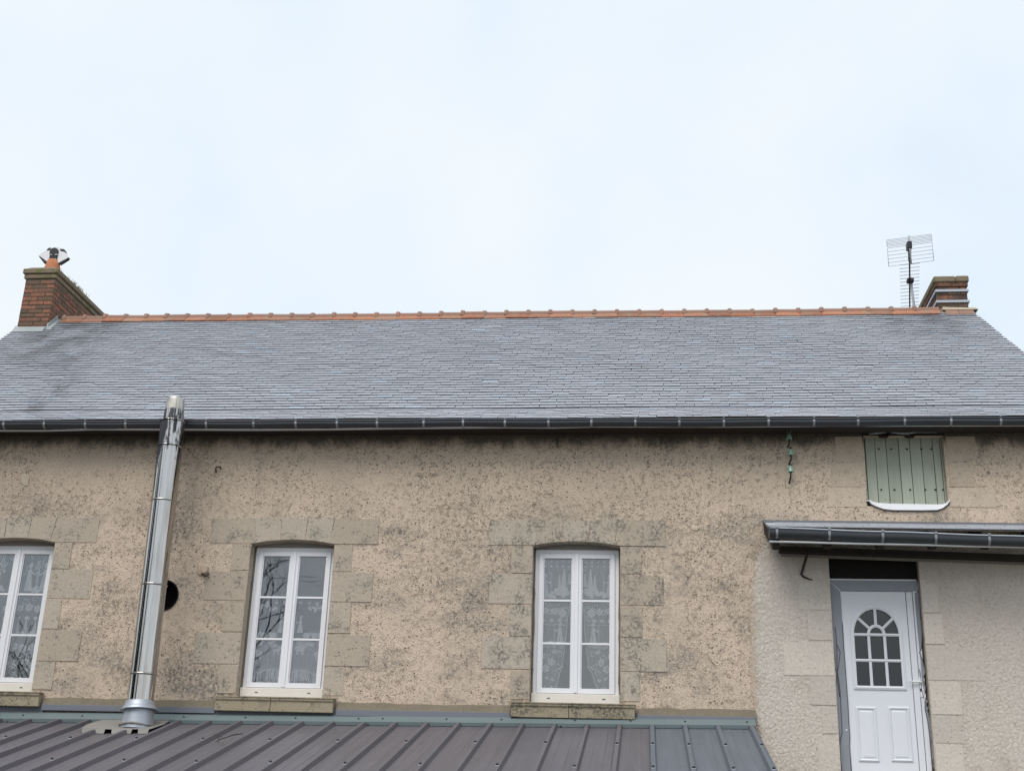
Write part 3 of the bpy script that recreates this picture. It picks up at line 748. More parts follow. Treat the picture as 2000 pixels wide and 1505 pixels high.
mb.hexa([(cx0-.03, YF-.03, q), (cx1+.03, YF-.03, q), (cx1+.03, cy1+.03, q), (cx0-.03, cy1+.03, q)], [(cx0+.03, YF+.03, q+.05), (cx1-.05, YF+.03, q+.05), (cx1-.05, cy1-.1, q+.035), (cx0+.03, cy1-.1, q+.035)]); mb.build('mortar_flaunching', M['cap'], ch)
gp = MB()
for k in range(90):
    yy = YF+random.choice([random.gauss(.62, .10), random.gauss(.80, .12), random.gauss(.5, .3)]); xx = cx1+random.uniform(-.02, .05)
    h = random.uniform(.03, .075); dx, dy = random.uniform(-.02, .04), random.uniform(-.02, .02); zz = q+.0
    gp.add([(xx-.004, yy, zz), (xx+.004, yy+.003, zz), (xx+dx, yy+dy, zz+h)], [(0, 1, 2)])
tag(gp.build('moss_tuft', M['grass'], ch), kind='stuff')
# pot and cowl
pc = P(103, 521, YF+.20); PCX, PCY, PCZ = pc.x, YF+.20, cz2
mb = MB(); mb.lathe((PCX, PCY, PCZ-.02), [(.150, 0), (.132, .06), (.104, .16), (.090, .24), (.083, .235)], 20); mb.build('chimney_pot', M['pot'], ch)
cw = P(107.5, 500, PCY); S = (cw-CAM).dot(fw)/FPX/7.525    # metres per pixel of a 7.5x enlargement
def cpoly(pts, y0, y1, name, mat):
    m_ = MB(); m_.prism([(cw.x+px*S, PCY+y0, cw.z-pz*S) for px, pz in pts][::-1], (0, y1-y0, 0)); return m_.build(name, M[mat], ch)
dome = lambda x0, x1, zt, zb: [(x0, zb)]+[((x0+x1)/2-(x1-x0)/2*math.cos(math.pi*k/10), zt+(1-math.sin(math.pi*k/10))*(x1-x0)*.42) for k in range(11)]+[(x1, zb)]
cpoly(dome(-62, 60, -108, -5), -.06, -.03, 'cowl_cap', 'black')
cpoly([(-72, -118), (-60, -128), (55, -128), (72, -115), (76, 120), (-74, 118)], -.028, .04, 'cowl_body', 'white_metal')
cpoly([(-60, 8), (58, 8), (56, 62), (-58, 60)], -.045, -.029, 'cowl_mouth', 'black')
cpoly([(-62, -6), (-18, -4), (-14, 4), (-62, 4)], -.058, -.029, 'cowl_lug', 'white_metal'); cpoly([(20, -4), (62, -6), (62, 6), (16, 6)], -.058, -.029, 'cowl_lug', 'white_metal')
cpoly([(-46, 66), (44, 66), (42, 78), (-44, 78)], -.052, -.029, 'cowl_lug', 'white_metal'); cpoly([(-60, 80), (58, 80), (50, 110), (-54, 108)], -.042, -.029, 'cowl_throat', 'iron')
for s in (-1, 1):
    h = [(-66, -78), (-150, -72), (-238, 0), (-90, 102), (-66, 84)] if s < 0 else [(66, -70), (160, -44), (232, 42), (84, 128), (66, 104)]
    cpoly(h, -.035, .02, 'cowl_hood', 'white_metal')
    d = [(-236, 4), (-226, 24), (-140, 122), (-92, 106)] if s < 0 else [(230, 46), (222, 66), (110, 148), (86, 132)]
    cpoly(d, -.032, .02, 'cowl_hood_mouth', 'black')
    d = [(-148, -70), (-136, -112), (-106, -136), (-60, -130), (-40, -112), (-64, -66)] if s < 0 else [(62, -60), (50, -100), (78, -112), (124, -106), (152, -78), (160, -42)]
    cpoly(d, -.010, .03, 'cowl_cap', 'black')
# lead at the foot
fl = MB(); p0, p1, p2, p3 = RP(30, 646), RP(89, 646), RP(82, 656), RP(22, 657)
up_ = Vector((0, -math.sin(A2), math.cos(A2)))
lv = lambda v, h: v+up_*h+Vector((0, 0, lift(v.x, v.y))); fl.hexa([lv(v, .010) for v in (p3, p2, p1, p0)], [lv(v, .028) for v in (p3, p2, p1, p0)]); fl.build('lead_apron', M['lead'], ch)
fl = MB(); zf = P(60, 645, YF).z
fl.box(cx0-.02, cx1+.022, YF-.024, YF-.012, zf-.08, zf+.045); fl.build('lead_upstand', M['lead'], ch)
fl = MB(); ya, yb = YF-.03, RY-.02
fz = lambda y: kz+(y-ky)*math.tan(A2)+lift(cx1, y)
fl.add([(cx1+.012, ya, fz(ya)-.05), (cx1+.012, yb, fz(yb)-.05), (cx1+.012, yb, fz(yb)+.085), (cx1+.012, ya, fz(ya)+.09), (cx1+.035, ya, fz(ya)-.05), (cx1+.035, yb, fz(yb)-.05), (cx1+.035, yb, fz(yb)+.085), (cx1+.035, ya, fz(ya)+.09)],
       [(0, 1, 2, 3), (7, 6, 5, 4), (3, 2, 6, 7), (0, 4, 5, 1), (0, 3, 7, 4), (1, 5, 6, 2)]); fl.build('lead_soaker', M['lead'], ch)
fl = MB(); fl.add([(cx1+.03, ya-.02, fz(ya)+.024), (cx1+.10, ya-.02, fz(ya)+.022), (cx1+.10, yb, fz(yb)+.022), (cx1+.03, yb, fz(yb)+.024), (cx1+.03, ya-.02, fz(ya)-.01), (cx1+.10, ya-.02, fz(ya)-.01), (cx1+.10, yb, fz(yb)-.01), (cx1+.03, yb, fz(yb)-.01)],
       [(0, 1, 2, 3), (0, 4, 5, 1), (1, 5, 6, 2)]); fl.build('lead_gutter', M['lead'], ch)
# right-hand chimney, just behind the ridge
random.seed(33)
YF2 = RY+.16
dx0, dx1 = P(1832, 590, YF2).x, P(1889, 575, YF2).x
zz = lambda py: P(1860, py, YF2).z
ch2 = empty('chimney', (0, 0, 0)); ch2.parent = house; ch2.location = Vector(((dx0+dx1)/2, YF2+.4, zz(604)))-house.location
tag(ch2, 'low brick chimney with two pale metal bands at the right end of the ridge')
mb = MB(); mb.box(dx0, dx1, YF2, YF2+1.3, zz(600)-.5, zz(553)); mb.build('mortar_core', M['mortar'], ch2)
for zt, zb_ in ((561, 566), (571.5, 576.5), (577.5, 586), (592.5, 600), (601, 608)):
    h_ = zz(zt)-zz(zb_); k = random.random()
    xs = [dx0, dx0+(dx1-dx0)*random.uniform(.25, .4), dx0+(dx1-dx0)*random.uniform(.65, .8), dx1]
    for a, b in zip(xs, xs[1:]): brick_obj(ch2, a+.003, b-.004, YF2-.012+random.uniform(-.004, .004), YF2+.09, zz(zb_)+.003, zz(zt)-.003)
    y = YF2+.096
    while y < YF2+1.25:
        brick_obj(ch2, dx0-.010+random.uniform(-.004, .004), dx0+.06, y, y+.20, zz(zb_)+.003, zz(zt)-.003); y += .21
for zt, zb_ in ((566, 571), (587, 592)):
    mb = MB(); mb.box(dx0-.028, dx1+.02, YF2-.03, YF2+1.32, zz(zb_), zz(zt)); mb.build('metal_band', M['zinc'], ch2, bevel=.004)
for x in ((dx0-.04, dx0+.26), (dx0+.265, dx1+.035)):
    mb = MB(); mb.box(x[0], x[1], YF2-.045, YF2+1.35, zz(553)+.004, zz(541)+random.uniform(-.006, .006)); mb.build('cap_stone', M['cap'], ch2, bevel=.014)
mb = MB(); mb.box(dx0-.022, dx1+.018, YF2-.026, YF2+1.32, zz(560.5), zz(553)+.002); mb.build('corbel_course', M['sooty_brick'], ch2, bevel=.006)

# ------------------------------------------------------------------ aerial on the ridge
ay = RY+.20
m0, m1 = P(1786, 604, ay), P(1778, 541, ay)
an_ = empty('tv_aerial', (m0.x, ay, m0.z), 'grey metal television aerial with a grid reflector standing behind the ridge beside the right chimney', 'aerial')
mb = MB(); mb.tube([m0+Vector((0, 0, -.5)), m0, m1], .019, 8); mb.build('mast', M['alu'], an_)
bz = P(1778, 549, ay).z
dirb = Vector((math.sin(R(11)), math.cos(R(11)), .0)).normalized(); sidev = Vector((dirb.y, -dirb.x, 0)); upv = Vector((0, 0, 1))
def along(py):       # point of the boom (horizontal, through the mast clamp) seen at photo row py
    best = None
    for k in range(-400, 700):
        q = Vector((m1.x-.02, ay-.03, bz))+dirb*(k*.01); e = abs(IMG(q)[1]-py)
        if best is None or e < best[0]: best = (e, q)
    return best[1]
b0, b1 = along(478), along(606)
print('boom', b0, b1, IMG(b0), IMG(b1))
mb = MB(); mb.tube([b0, b1], .012, 6); mb.build('boom', M['black'], an_)
mb = MB(); mb.box(m1.x-.055, m1.x+.035, ay-.06, ay+.03, bz-.03, bz+.03); mb.build('clamp', M['black'], an_, bevel=.006)
for k in range(13):
    q = along(517+k*6.75); L2 = .135-.0006*k
    mb = MB(); mb.tube([q-sidev*L2+upv*.008, q+sidev*L2+upv*.008], .0042, 5); mb.build('director', M['alu'], an_)
rq = b0
mb = MB(); mb.box(rq.x-.03, rq.x+.03, rq.y-.02, rq.y+.10, rq.z-.05, rq.z+.05); mb.build('dipole_box', M['black'], an_, bevel=.006)
mb = MB(); mb.tube([rq, rq+dirb*.45+upv*-.02], .022, 8); mb.build('boom_sleeve', M['black'], an_)
def grid(pa, pb, nrod, name):
    g_ = empty(name, (0, 0, 0)); g_.parent = an_; g_.location = rq-an_.location
    Wd = .288; tilt = upv*.010
    for k in range(nrod):
        q = pa+(pb-pa)*(k/(nrod-1)); m_ = MB(); m_.tube([q-sidev*Wd-tilt, q+sidev*Wd+tilt], .0030, 5); m_.build('grid_rod', M['alu'], g_)
    for s in (-1, 1):
        m_ = MB(); m_.tube([pa+(sidev*Wd+tilt)*s, pb+(sidev*Wd+tilt)*s], .0036, 5); m_.build('grid_rail', M['alu'], g_)
    return g_
Zs = lambda py: PL(1777, py, rq+dirb*.0, Vector((dirb.x, dirb.y, 0)))
grid(Vector((rq.x, rq.y, Zs(476).z)), Vector((rq.x, rq.y, Zs(461).z))+dirb*.03, 6, 'upper_reflector')
grid(Vector((rq.x, rq.y, Zs(479).z)), Vector((rq.x, rq.y, Zs(513).z))+dirb*.03, 6, 'lower_reflector')
mb = MB(); mb.tube([Vector((rq.x, rq.y, Zs(516).z)), Vector((rq.x, rq.y, Zs(460).z))], .010, 6); mb.build('reflector_stem', M['alu'], an_)

# ------------------------------------------------------------------ loft hatch
random.seed(41)
sh = empty('loft_shutter', (0, 0, 0)); sh.parent = house; hy = .075
sh.location = Vector((HT[3].x+.4, hy, HT[3].z))-house.location
jx = [P(1660+v/8.36, 915, hy).x for v in (205, 268, 432, 616, 822, 1006, 1192, 1385, 1505, 1540)]
hz0, hz1 = HT[3].z-.01, HT[0].z+.01
for a, b in zip(jx, jx[1:]):
    mb = MB(); y_ = hy+random.uniform(-.003, .003); tp = random.uniform(-.003, .003)
    mb.hexa([(a+.0035, y_, hz0), (b-.0035, y_, hz0), (b-.0035, y_+.03, hz0), (a+.0035, y_+.03, hz0)], [(a+.0035+tp, y_, hz1), (b-.0035+tp, y_, hz1), (b-.0035+tp, y_+.03, hz1), (a+.0035+tp, y_+.03, hz1)])
    mb.build('shutter_board', M['shutter'], sh, bevel=.002)
mb = MB(); mb.box(jx[0]-.05, jx[-1]+.05, hy+.032, hy+.06, hz0, hz1); mb.build('shutter_backing', M['dark'], sh)
nail = None
for py, lst in ((876.4, (470, 676, 932, 1166, 1330)), (955.8, (265, 513, 727, 983, 1230, 1395, 1518))):
    for v in lst:
        q = P(1660+v/8.36, py, hy-.004); mb = MB(); mb.lathe((0, 0, 0), [(.0001, -.004), (.011, -.004), (.011, .004), (.0001, .004)], 8)
        if nail is None: nail = mb.mesh('nail_head', M['iron'])
        link('nail_head', nail, sh, q-origin(sh), (R(90), 0, 0))
# crumpled lead dressed over the bottom of the opening
lp = [(1692, 978), (1697, 977), (1702, 983), (1712, 988), (1726, 993), (1745, 995), (1800, 995.5), (1830, 995), (1842, 991), (1851, 984), (1856, 977)]
tpx = [(1693, 976), (1699, 976), (1706, 979.5), (1716, 981.5), (1730, 982.5), (1745, 983), (1800, 984), (1830, 984.5), (1842, 984), (1850, 981), (1854, 974)]
mb = MB(); A = [P(*p, -.030) for p in lp]; Bq = [P(*p, -.010) for p in tpx]; n = len(A)
Cq = [v+Vector((0, .10, .012)) for v in Bq]; D = [v+Vector((0, .03, -.008)) for v in A]
mb.add(A+Bq+Cq+D, [(i, i+1, n+i+1, n+i) for i in range(n-1)]+[(n+i, n+i+1, 2*n+i+1, 2*n+i) for i in range(n-1)]+[(3*n+i, 3*n+i+1, i+1, i) for i in range(n-1)])
mb.build('hatch_ledge', M['pvc'], sh)
mb = MB(); q = [P(x, y+3.0, -.010) for x, y in lp]; q2 = [P(x, y-2, -.010) for x, y in lp]; n = len(q)
mb.add(q+q2+[v+Vector((0, .008, 0)) for v in q], [(i, i+1, n+i+1, n+i) for i in range(n-1)]+[(2*n+i, 2*n+i+1, i+1, i) for i in range(n-1)]); mb.build('ledge_gap', M['black'], sh)
lt = MB(); lt.box(HT[0].x-.02, HT[1].x+.02, -.012, .29, HT[0].z+.004, WT-.002); rbuild(lt, 'hatch_lintel', M['wood_dark'])
for px, s_ in ((1727, 1), (1778, -1)):
    q = P(px, 852, -.02); mb = MB(); mb.tube([q+Vector((-.06, .01, .0)), q+Vector((-.02, -.012, -.012)), q+Vector((.02, -.012, -.012)), q+Vector((.05, .01, .02))], .014, 6); mb.build('hinge', M['iron'], sh)
q = P(1745, 846, -.03); mb = MB()
mb.tube([P(x, y, -.03) for x, y in ((1698, 847), (1722, 844), (1735, 841), (1752, 845), (1772, 846), (1790, 842), (1830, 843))], [.012, .016, .02, .012, .018, .02, .012], 6); mb.build('crumpled_lead_strip', M['lead'], sh)

# ------------------------------------------------------------------ pale new render round the door
random.seed(43)
edge = [(1497, 1058), (1489, 1075), (1478, 1095), (1470, 1130), (1464, 1190), (1468, 1250), (1463, 1300), (1467, 1345), (1472, 1380), (1478, 1412), (1488, 1440), (1496, 1470), (1505, 1500)]
lp = []
for (x0, y0), (x1, y1) in zip(edge, edge[1:]):
    for k in range(14):
        u = k/14; q = P(x0+(x1-x0)*u+random.gauss(0, 1.6)+1.5*math.sin(k*1.1+y0), y0+(y1-y0)*u+random.uniform(-.8, .8)); lp.append((q.x, q.z))
ztop = 4.93
outer = [(lp[-1][0], .02)]+[(4.79, .02), (4.79, ztop), (lp[0][0]+.05, ztop)]+lp
pm = MB(); RYF = -.007
sheet_with_holes(outer, [[(DX0, DZ0), (DX1, DZ0), (DX1, DZ1), (DX0, DZ1)]], RYF, pm)
n = len(outer)
pm.add([(x, RYF, z) for x, z in outer]+[(x-.006, .001, z) for x, z in outer], [(i, n+i, n+(i+1) % n, (i+1) % n) for i in range(n)])
dl = [(DX0, DZ0), (DX1, DZ0), (DX1, DZ1), (DX0, DZ1)]
pm.add([(x, RYF, z) for x, z in dl]+[(x, .0, z) for x, z in dl], [((i+1) % 4, 4+(i+1) % 4, 4+i, i) for i in range(4)])
tag(rbuild(pm, 'new_render', M['render']), 'paler pinkish new render around the white door')
def dstone(x0, x1, y0, y1, right=False):
    a, b = P(x0, y1, RYF), P(x1, y0, RYF)
    xa, xb = a.x, b.x
    if right: xa = DX1+.004 if x0 < 1830 else xa
    else: xb = DX0-.004
    stone(rect(xa, xb, a.z, b.z), .0135, 'pale_stone', .007)
for q in ((1560, 1618, 1138, 1190), (1579, 1622, 1193, 1250), (1532, 1626, 1254, 1318), (1583, 1630, 1321, 1376), (1606, 1636, 1379, 1432), (1600, 1640, 1435, 1520)): dstone(*q)
for q in ((1797, 1830, 1140, 1196), (1805, 1840, 1199, 1258), (1812, 1920, 1262, 1327), (1816, 1875, 1331, 1394), (1820, 1882, 1398, 1450), (1828, 1880, 1454, 1520)): dstone(*q, right=True)

# ------------------------------------------------------------------ the white door
dr = empty('door', (0, 0, 0)); dr.parent = house; DY = .075
dr.location = Vector(((DX0+DX1)/2, DY, DZ0))-house.location
FT = P(1700, 1130, DY).z; LT_ = P(1700, 1154, DY).z
fx0, fx1 = DX0+.004, DX1-.020
lx0, lx1 = P(1643, 1160, DY).x, P(1769, 1160, DY).x
def dbox(name, mat, *bx, bev=.003):
    mb = MB()
    for b in bx: mb.box(*b)
    return mb.build(name, M[mat], dr, bevel=bev)
dbox('door_frame', 'door', (fx0, lx0-.003, DY, DY+.08, DZ0, FT), (lx1+.075, fx1, DY, DY+.08, DZ0, FT), (lx0-.003, lx1+.075, DY, DY+.08, LT_+.004, FT))
dbox('transom_board', 'dark', (DX0+.001, DX1-.001, DY+.02, DY+.07, FT+.004, DZ1-.001), bev=0)
dbox('door_gap', 'black', (fx1, DX1+.0, DY+.05, DY+.08, DZ0, FT), bev=0)
gl0, gr0 = P(1661, 1238, DY), P(1763, 1238, DY)
gx0_, gx1_ = gl0.x, gr0.x; gcx = (gx0_+gx1_)/2; zsp = gl0.z; ztp = P(1711, 1182, DY).z; zbt = P(1720, 1346, DY).z
Ro = (gx1_-gx0_)/2; KZ = (ztp-zsp)/Ro; FR = .040; MW = .030
# leaf with an arched opening
lz0 = DZ0+.015
hole = [(gcx-Ro+.02, zbt+.02), (gcx+Ro-.02, zbt+.02)]+[(gcx+(Ro-.02)*math.cos(math.pi*k/20), zsp+(Ro-.02)*KZ*math.sin(math.pi*k/20)) for k in range(21)]
lf = MB(); sheet_with_holes([(lx0, lz0), (lx1+.07, lz0), (lx1+.07, LT_), (lx0, LT_)], [hole], DY+.012, lf)
lf.add([(x, DY+.012, z) for x, z in hole]+[(x, DY+.06, z) for x, z in hole], [(i, len(hole)+i, len(hole)+(i+1) % len(hole), (i+1) % len(hole)) for i in range(len(hole))])
for a, b in (((lx0, lz0), (lx0, LT_)), ((lx1+.07, LT_), (lx1+.07, lz0)), ((lx0, LT_), (lx1+.07, LT_))):
    lf.add([(a[0], DY+.012, a[1]), (b[0], DY+.012, b[1]), (b[0], DY+.06, b[1]), (a[0], DY+.06, a[1])], [(0, 1, 2, 3)])
lf.build('door_leaf', M['door'], dr)
dbox('door_stile_joint', 'slot', (lx1-.004, lx1+.001, DY+.010, DY+.0125, lz0, LT_), bev=0)
dbox('weather_edge', 'door', (lx1+.002, lx1+.068, DY+.000, DY+.0118, lz0, LT_-.002))
def band(pts_o, pts_i, y0, y1, name, mat, closed=False, rnd=True):
    mb = MB(); n = len(pts_o)
    yc = y0-.008 if rnd else y0
    mid = [((a[0]+b[0])/2, (a[1]+b[1])/2) for a, b in zip(pts_o, pts_i)]
    rows = [[(x, y1, z) for x, z in pts_o], [(x, y0, z) for x, z in pts_o], [(x, yc, z) for x, z in mid], [(x, y0, z) for x, z in pts_i], [(x, y1, z) for x, z in pts_i]]
    vs_ = [v for r in rows for v in r]; fs = []
    for r in range(4):
        for i in range(n if closed else n-1): fs.append((r*n+i, r*n+(i+1) % n, (r+1)*n+(i+1) % n, (r+1)*n+i))
    mb.add(vs_, fs); return mb.build(name, M[mat], dr)
def outl(d): return [(gcx-Ro+d, zbt+d), (gcx+Ro-d, zbt+d)]+[(gcx+(Ro-d)*math.cos(math.pi*k/24), zsp+(Ro*KZ-d)*math.sin(math.pi*k/24)) for k in range(25)]
band(outl(0), outl(FR), DY+.0, DY+.03, 'glazing_surround', 'door', True)
Ri, Rm = Ro-FR, None
cw_ = (2*Ri-2*MW)/3; r1_ = cw_/2; r2_ = r1_+MW
arc = lambda r: [(gcx+r*math.cos(math.pi*k/16), zsp+r*KZ*math.sin(math.pi*k/16)) for k in range(17)]
band(arc(r2_), arc(r1_), DY+.004, DY+.03, 'muntin', 'door')
for ang in (40, 90, 140):
    a = R(ang); u = Vector((math.cos(a), math.sin(a)*KZ)); nrm = Vector((-u.y, u.x)).normalized()*MW/2
    p, q = Vector((gcx, zsp))+u*(r2_-.004), Vector((gcx, zsp))+u*(Ri+.004)
    band([tuple(p+nrm), tuple(q+nrm)], [tuple(p-nrm), tuple(q-nrm)], DY+.004, DY+.03, 'muntin', 'door')
zrow = [zsp, (zsp+zbt+FR)/2-.004]
for z in zrow: band([(gcx-Ri-.004, z-MW/2), (gcx+Ri+.004, z-MW/2)], [(gcx-Ri-.004, z+MW/2), (gcx+Ri+.004, z+MW/2)], DY+.003, DY+.03, 'muntin', 'door')
for s in (-1, 1):
    x = gcx+s*(cw_+MW)/2
    for za, zb_ in ((zbt+FR-.004, zrow[1]-MW/2), (zrow[1]+MW/2, zrow[0]-MW/2)): band([(x+MW/2, za), (x+MW/2, zb_)], [(x-MW/2, za), (x-MW/2, zb_)], DY+.004, DY+.03, 'muntin', 'door')
def pane(poly):
    mb = MB(); mb.prism([(x, DY+.034, z) for x, z in poly], (0, -.006, 0)); mb.build('pane', M['door_glass'], dr)
for c in (-1, 0, 1):
    xc = gcx+c*(cw_+MW)
    for za, zb_ in ((zbt+FR, zrow[1]-MW/2), (zrow[1]+MW/2, zrow[0]-MW/2)): pane(rect(xc-cw_/2, xc+cw_/2, za, zb_))
pane([(gcx+r1_*math.cos(math.pi*k/12), zsp+r1_*KZ*math.sin(math.pi*k/12)) for k in range(13)])
for a0, a1 in ((2, 37), (43, 87), (93, 137), (143, 178)):
    aa = [R(a0+(a1-a0)*k/6) for k in range(7)]
    pane([(gcx+Ri*math.cos(t), zsp+Ri*KZ*math.sin(t)) for t in aa]+[(gcx+r2_*math.cos(t), zsp+r2_*KZ*math.sin(t)) for t in reversed(aa)])
dbox('door_back', 'dark', (lx0+.02, lx1+.05, DY+.10, DY+.12, lz0, LT_), bev=0)
# raised lower panels
for xa, xb in ((1671, 1711), (1734, 1776)):
    a, b = P(xa, 1380, DY), P(xb, 1380, DY); zt, zb_ = P(xa, 1379, DY).z, P(xa+6, 1486, DY).z
    sq = lambda d: [(a.x+d, zb_+d), (b.x-d, zb_+d), (b.x-d, zt-d), (a.x+d, zt-d)]
    band(sq(0), sq(.028), DY+.004, DY+.0125, 'panel_moulding', 'door', True)
    mb = MB(); mb.hexa([(x, DY+.0118, z) for x, z in sq(.030)], [(x, DY+.003, z) for x, z in sq(.055)]); mb.build('raised_panel', M['door'], dr)
# lever and keyhole
q = P(1799, 1331, DY-.03); mb = MB(); mb.tube([q+Vector((0, .03, 0)), q, q+Vector((-.03, -.006, .003)), q+Vector((-.125, -.004, .004))], [.011, .011, .011, .009], 8); mb.build('handle', M['pvc'], dr)
q = P(1799, 1340, DY-.002); mb = MB(); mb.box(q.x-.016, q.x+.016, q.y-.006, q.y+.002, q.z-.11, q.z+.10); mb.build('handle_plate', M['pvc'], dr, bevel=.003)
q = P(1798.5, 1346, DY-.01); mb = MB(); mb.box(q.x-.008, q.x+.008, q.y-.003, q.y+.002, q.z-.018, q.z+.014); mb.build('keyhole', M['black'], dr)
q = P(1653.5, 1425, DY-.004); mb = MB(); mb.lathe((0, 0, 0), [(.0001, .004), (.009, .003), (.011, 0), (.0001, 0)], 10); o = mb.build('frame_screw', M['zinc_bead'], dr, loc=(0, 0, 0)); o.parent = dr; o.location = q-origin(dr); o.rotation_euler = (R(90), 0, 0)
# torn protective film still stuck to the frame
FYm = DY-.003
L1 = [(1618, 1133), (1620, 1165), (1622, 1205), (1628, 1270), (1631, 1290), (1629, 1299), (1634, 1312), (1632, 1350), (1634, 1380), (1637, 1420), (1640, 1446), (1641, 1475), (1644, 1508)]
L3 = [(1641, 1154), (1643, 1180), (1645, 1215), (1648, 1262), (1651, 1300), (1653, 1330), (1656, 1370), (1658, 1410), (1660, 1440), (1659, 1455), (1661, 1478), (1663, 1508)]
L2 = [(1631, 1224), (1633, 1240), (1634, 1256), (1641, 1273), (1638, 1298), (1636, 1312), (1641, 1350), (1643, 1390), (1645, 1430), (1641, 1446), (1641, 1452)]
L2b = [(1634, 1258), (1635, 1285), (1635, 1310), (1637, 1335), (1640, 1360)]
def film(pts, name='protective_film', Y=FYm, mat='film'):
    mb = MB(); v = [P(x, y, Y) for x, y in pts]; mb.prism(v, (0, .0018, 0)); mb.build(name, M[mat], dr)
top = [(1618, 1132), (1795, 1134), (1796, 1152), (1788, 1154), (1773, 1154), (1700, 1153.5), (1642, 1153)]
film(top[::-1])
film((L1+L3[::-1])[::-1] if False else [p for p in L1]+[p for p in reversed(L3)])
film([(1786, 1156), (1795, 1156), (1797, 1200), (1800, 1232), (1800, 1262), (1797, 1272), (1802, 1288), (1805, 1300), (1808, 1313), (1803, 1323), (1808, 1340), (1806, 1352), (1801, 1330), (1798, 1290), (1794, 1250), (1790, 1210)])
film([(1807, 1362), (1813, 1368), (1808, 1374), (1815, 1382), (1811, 1386), (1818, 1404), (1819, 1430), (1822, 1455), (1823, 1470), (1826, 1480), (1822, 1508), (1818, 1460), (1814, 1420), (1808, 1392)])
def edge_shadow(pts, r=.0042):
    mb = MB(); mb.tube([P(x, y, FYm-.003) for x, y in pts], r, 5); mb.build('film_edge_shadow', M['slot'], dr)  # dark tubes along the curled film edge, painting the shadow it casts
for l in (L1[2:], L2, L2b, L3[2:], [(1801, 1232), (1800, 1262), (1797, 1271)], [(1795.5, 1272), (1802, 1288), (1805, 1300)], [(1805, 1300), (1808, 1313), (1803, 1323)], [(1803, 1326), (1809, 1343), (1806, 1353)], [(1796, 1306), (1798, 1318), (1800, 1345), (1804, 1362)],
          [(1807, 1362), (1814, 1368), (1809, 1374)], [(1809, 1377), (1815.5, 1382), (1811, 1386), (1816, 1391), (1814, 1396), (1818, 1404), (1817, 1411), (1820, 1420), (1818, 1428), (1821, 1437), (1820, 1446), (1823, 1456)],
          [(1806.5, 1366), (1807, 1385), (1812, 1408), (1817, 1445), (1819, 1475), (1822, 1506)], [(1822, 1462), (1825, 1478), (1821, 1486), (1825, 1495), (1822, 1503)]): edge_shadow(l)

# ------------------------------------------------------------------ canopy above the door
cn = empty('door_canopy', (2.9, 0, 4.8), 'small slate and zinc lean-to canopy with a dark gutter above the white door', 'canopy')
CX0, CX1 = 1.335, 4.62
zt = lambda x: 5.142-.008*(x-1.33)
mb = MB(); xs = [CX0+(CX1-CX0)*k/10 for k in range(11)]
def strip(name, mat, sec, xs=xs, zf=zt, parent=cn, sm=False):
    mb = MB(); n = len(sec); vs_ = [(x, y, zf(x)+z) for x in xs for y, z in sec]
    mb.add(vs_, [(i*n+(k+1) % n, i*n+k, (i+1)*n+k, (i+1)*n+(k+1) % n) for i in range(len(xs)-1) for k in range(n)], 0, sm)
    m_ = (len(xs)-1)*n; mb.add([vs_[k] for k in range(n)], [tuple(range(n))]); mb.add([vs_[m_+k] for k in range(n)], [tuple(range(n-1, -1, -1))])
    return mb.build(name, M[mat], parent)
strip('zinc_flashing', 'canopy_zinc', [(.0, .0), (-.022, -.003), (-.04, -.022), (-.36, -.128), (-.36, -.142), (.0, -.045)])
mb = MB(); mb.tube([(x, -.363, zt(x)-.135) for x in xs], .009, 8); mb.build('flashing_bead', M['zinc_bead'], cn)
mb = MB(); mb.add([(x, y, zt(x)+z) for y, z in ((-.02, -.032), (-.56, -.215), (-.56, -.235), (-.02, -.052)) for x in (CX0+.01, CX1)], [(0, 2, 3, 1), (4, 5, 7, 6), (2, 4, 5, 3), (0, 6, 4, 2)]); mb.build('canopy_boarding', M['soffit'], cn)
for k in range(16):
    a = CX0+.005+k*.205; mb = MB(); b = min(a+.200, CX1)
    for r, (y0, z0) in enumerate(((-.585, -.214), (-.40, -.150))):
        if r == 0:
            mb = MB(); mb.hexa([(a, y0, zt(a)+z0-.006), (b, y0, zt(b)+z0-.006), (b, y0+.26, zt(b)+z0+.07), (a, y0+.26, zt(a)+z0+.07)], [(a, y0, zt(a)+z0+.008), (b, y0, zt(b)+z0+.008), (b, y0+.26, zt(b)+z0+.09), (a, y0+.26, zt(a)+z0+.09)]); mb.build('slate', M['slate'], cn)
        else:
            a2, b2 = a+.1, min(b+.1, CX1); mb = MB(); mb.hexa([(a2, y0, zt(a2)+z0+.002), (b2, y0, zt(b2)+z0+.002), (b2, y0+.3, zt(b2)+z0+.09), (a2, y0+.3, zt(a2)+z0+.09)], [(a2, y0, zt(a2)+z0+.018), (b2, y0, zt(b2)+z0+.018), (b2, y0+.3, zt(b2)+z0+.104), (a2, y0+.3, zt(a2)+z0+.104)]); mb.build('slate', M['slate'], cn)
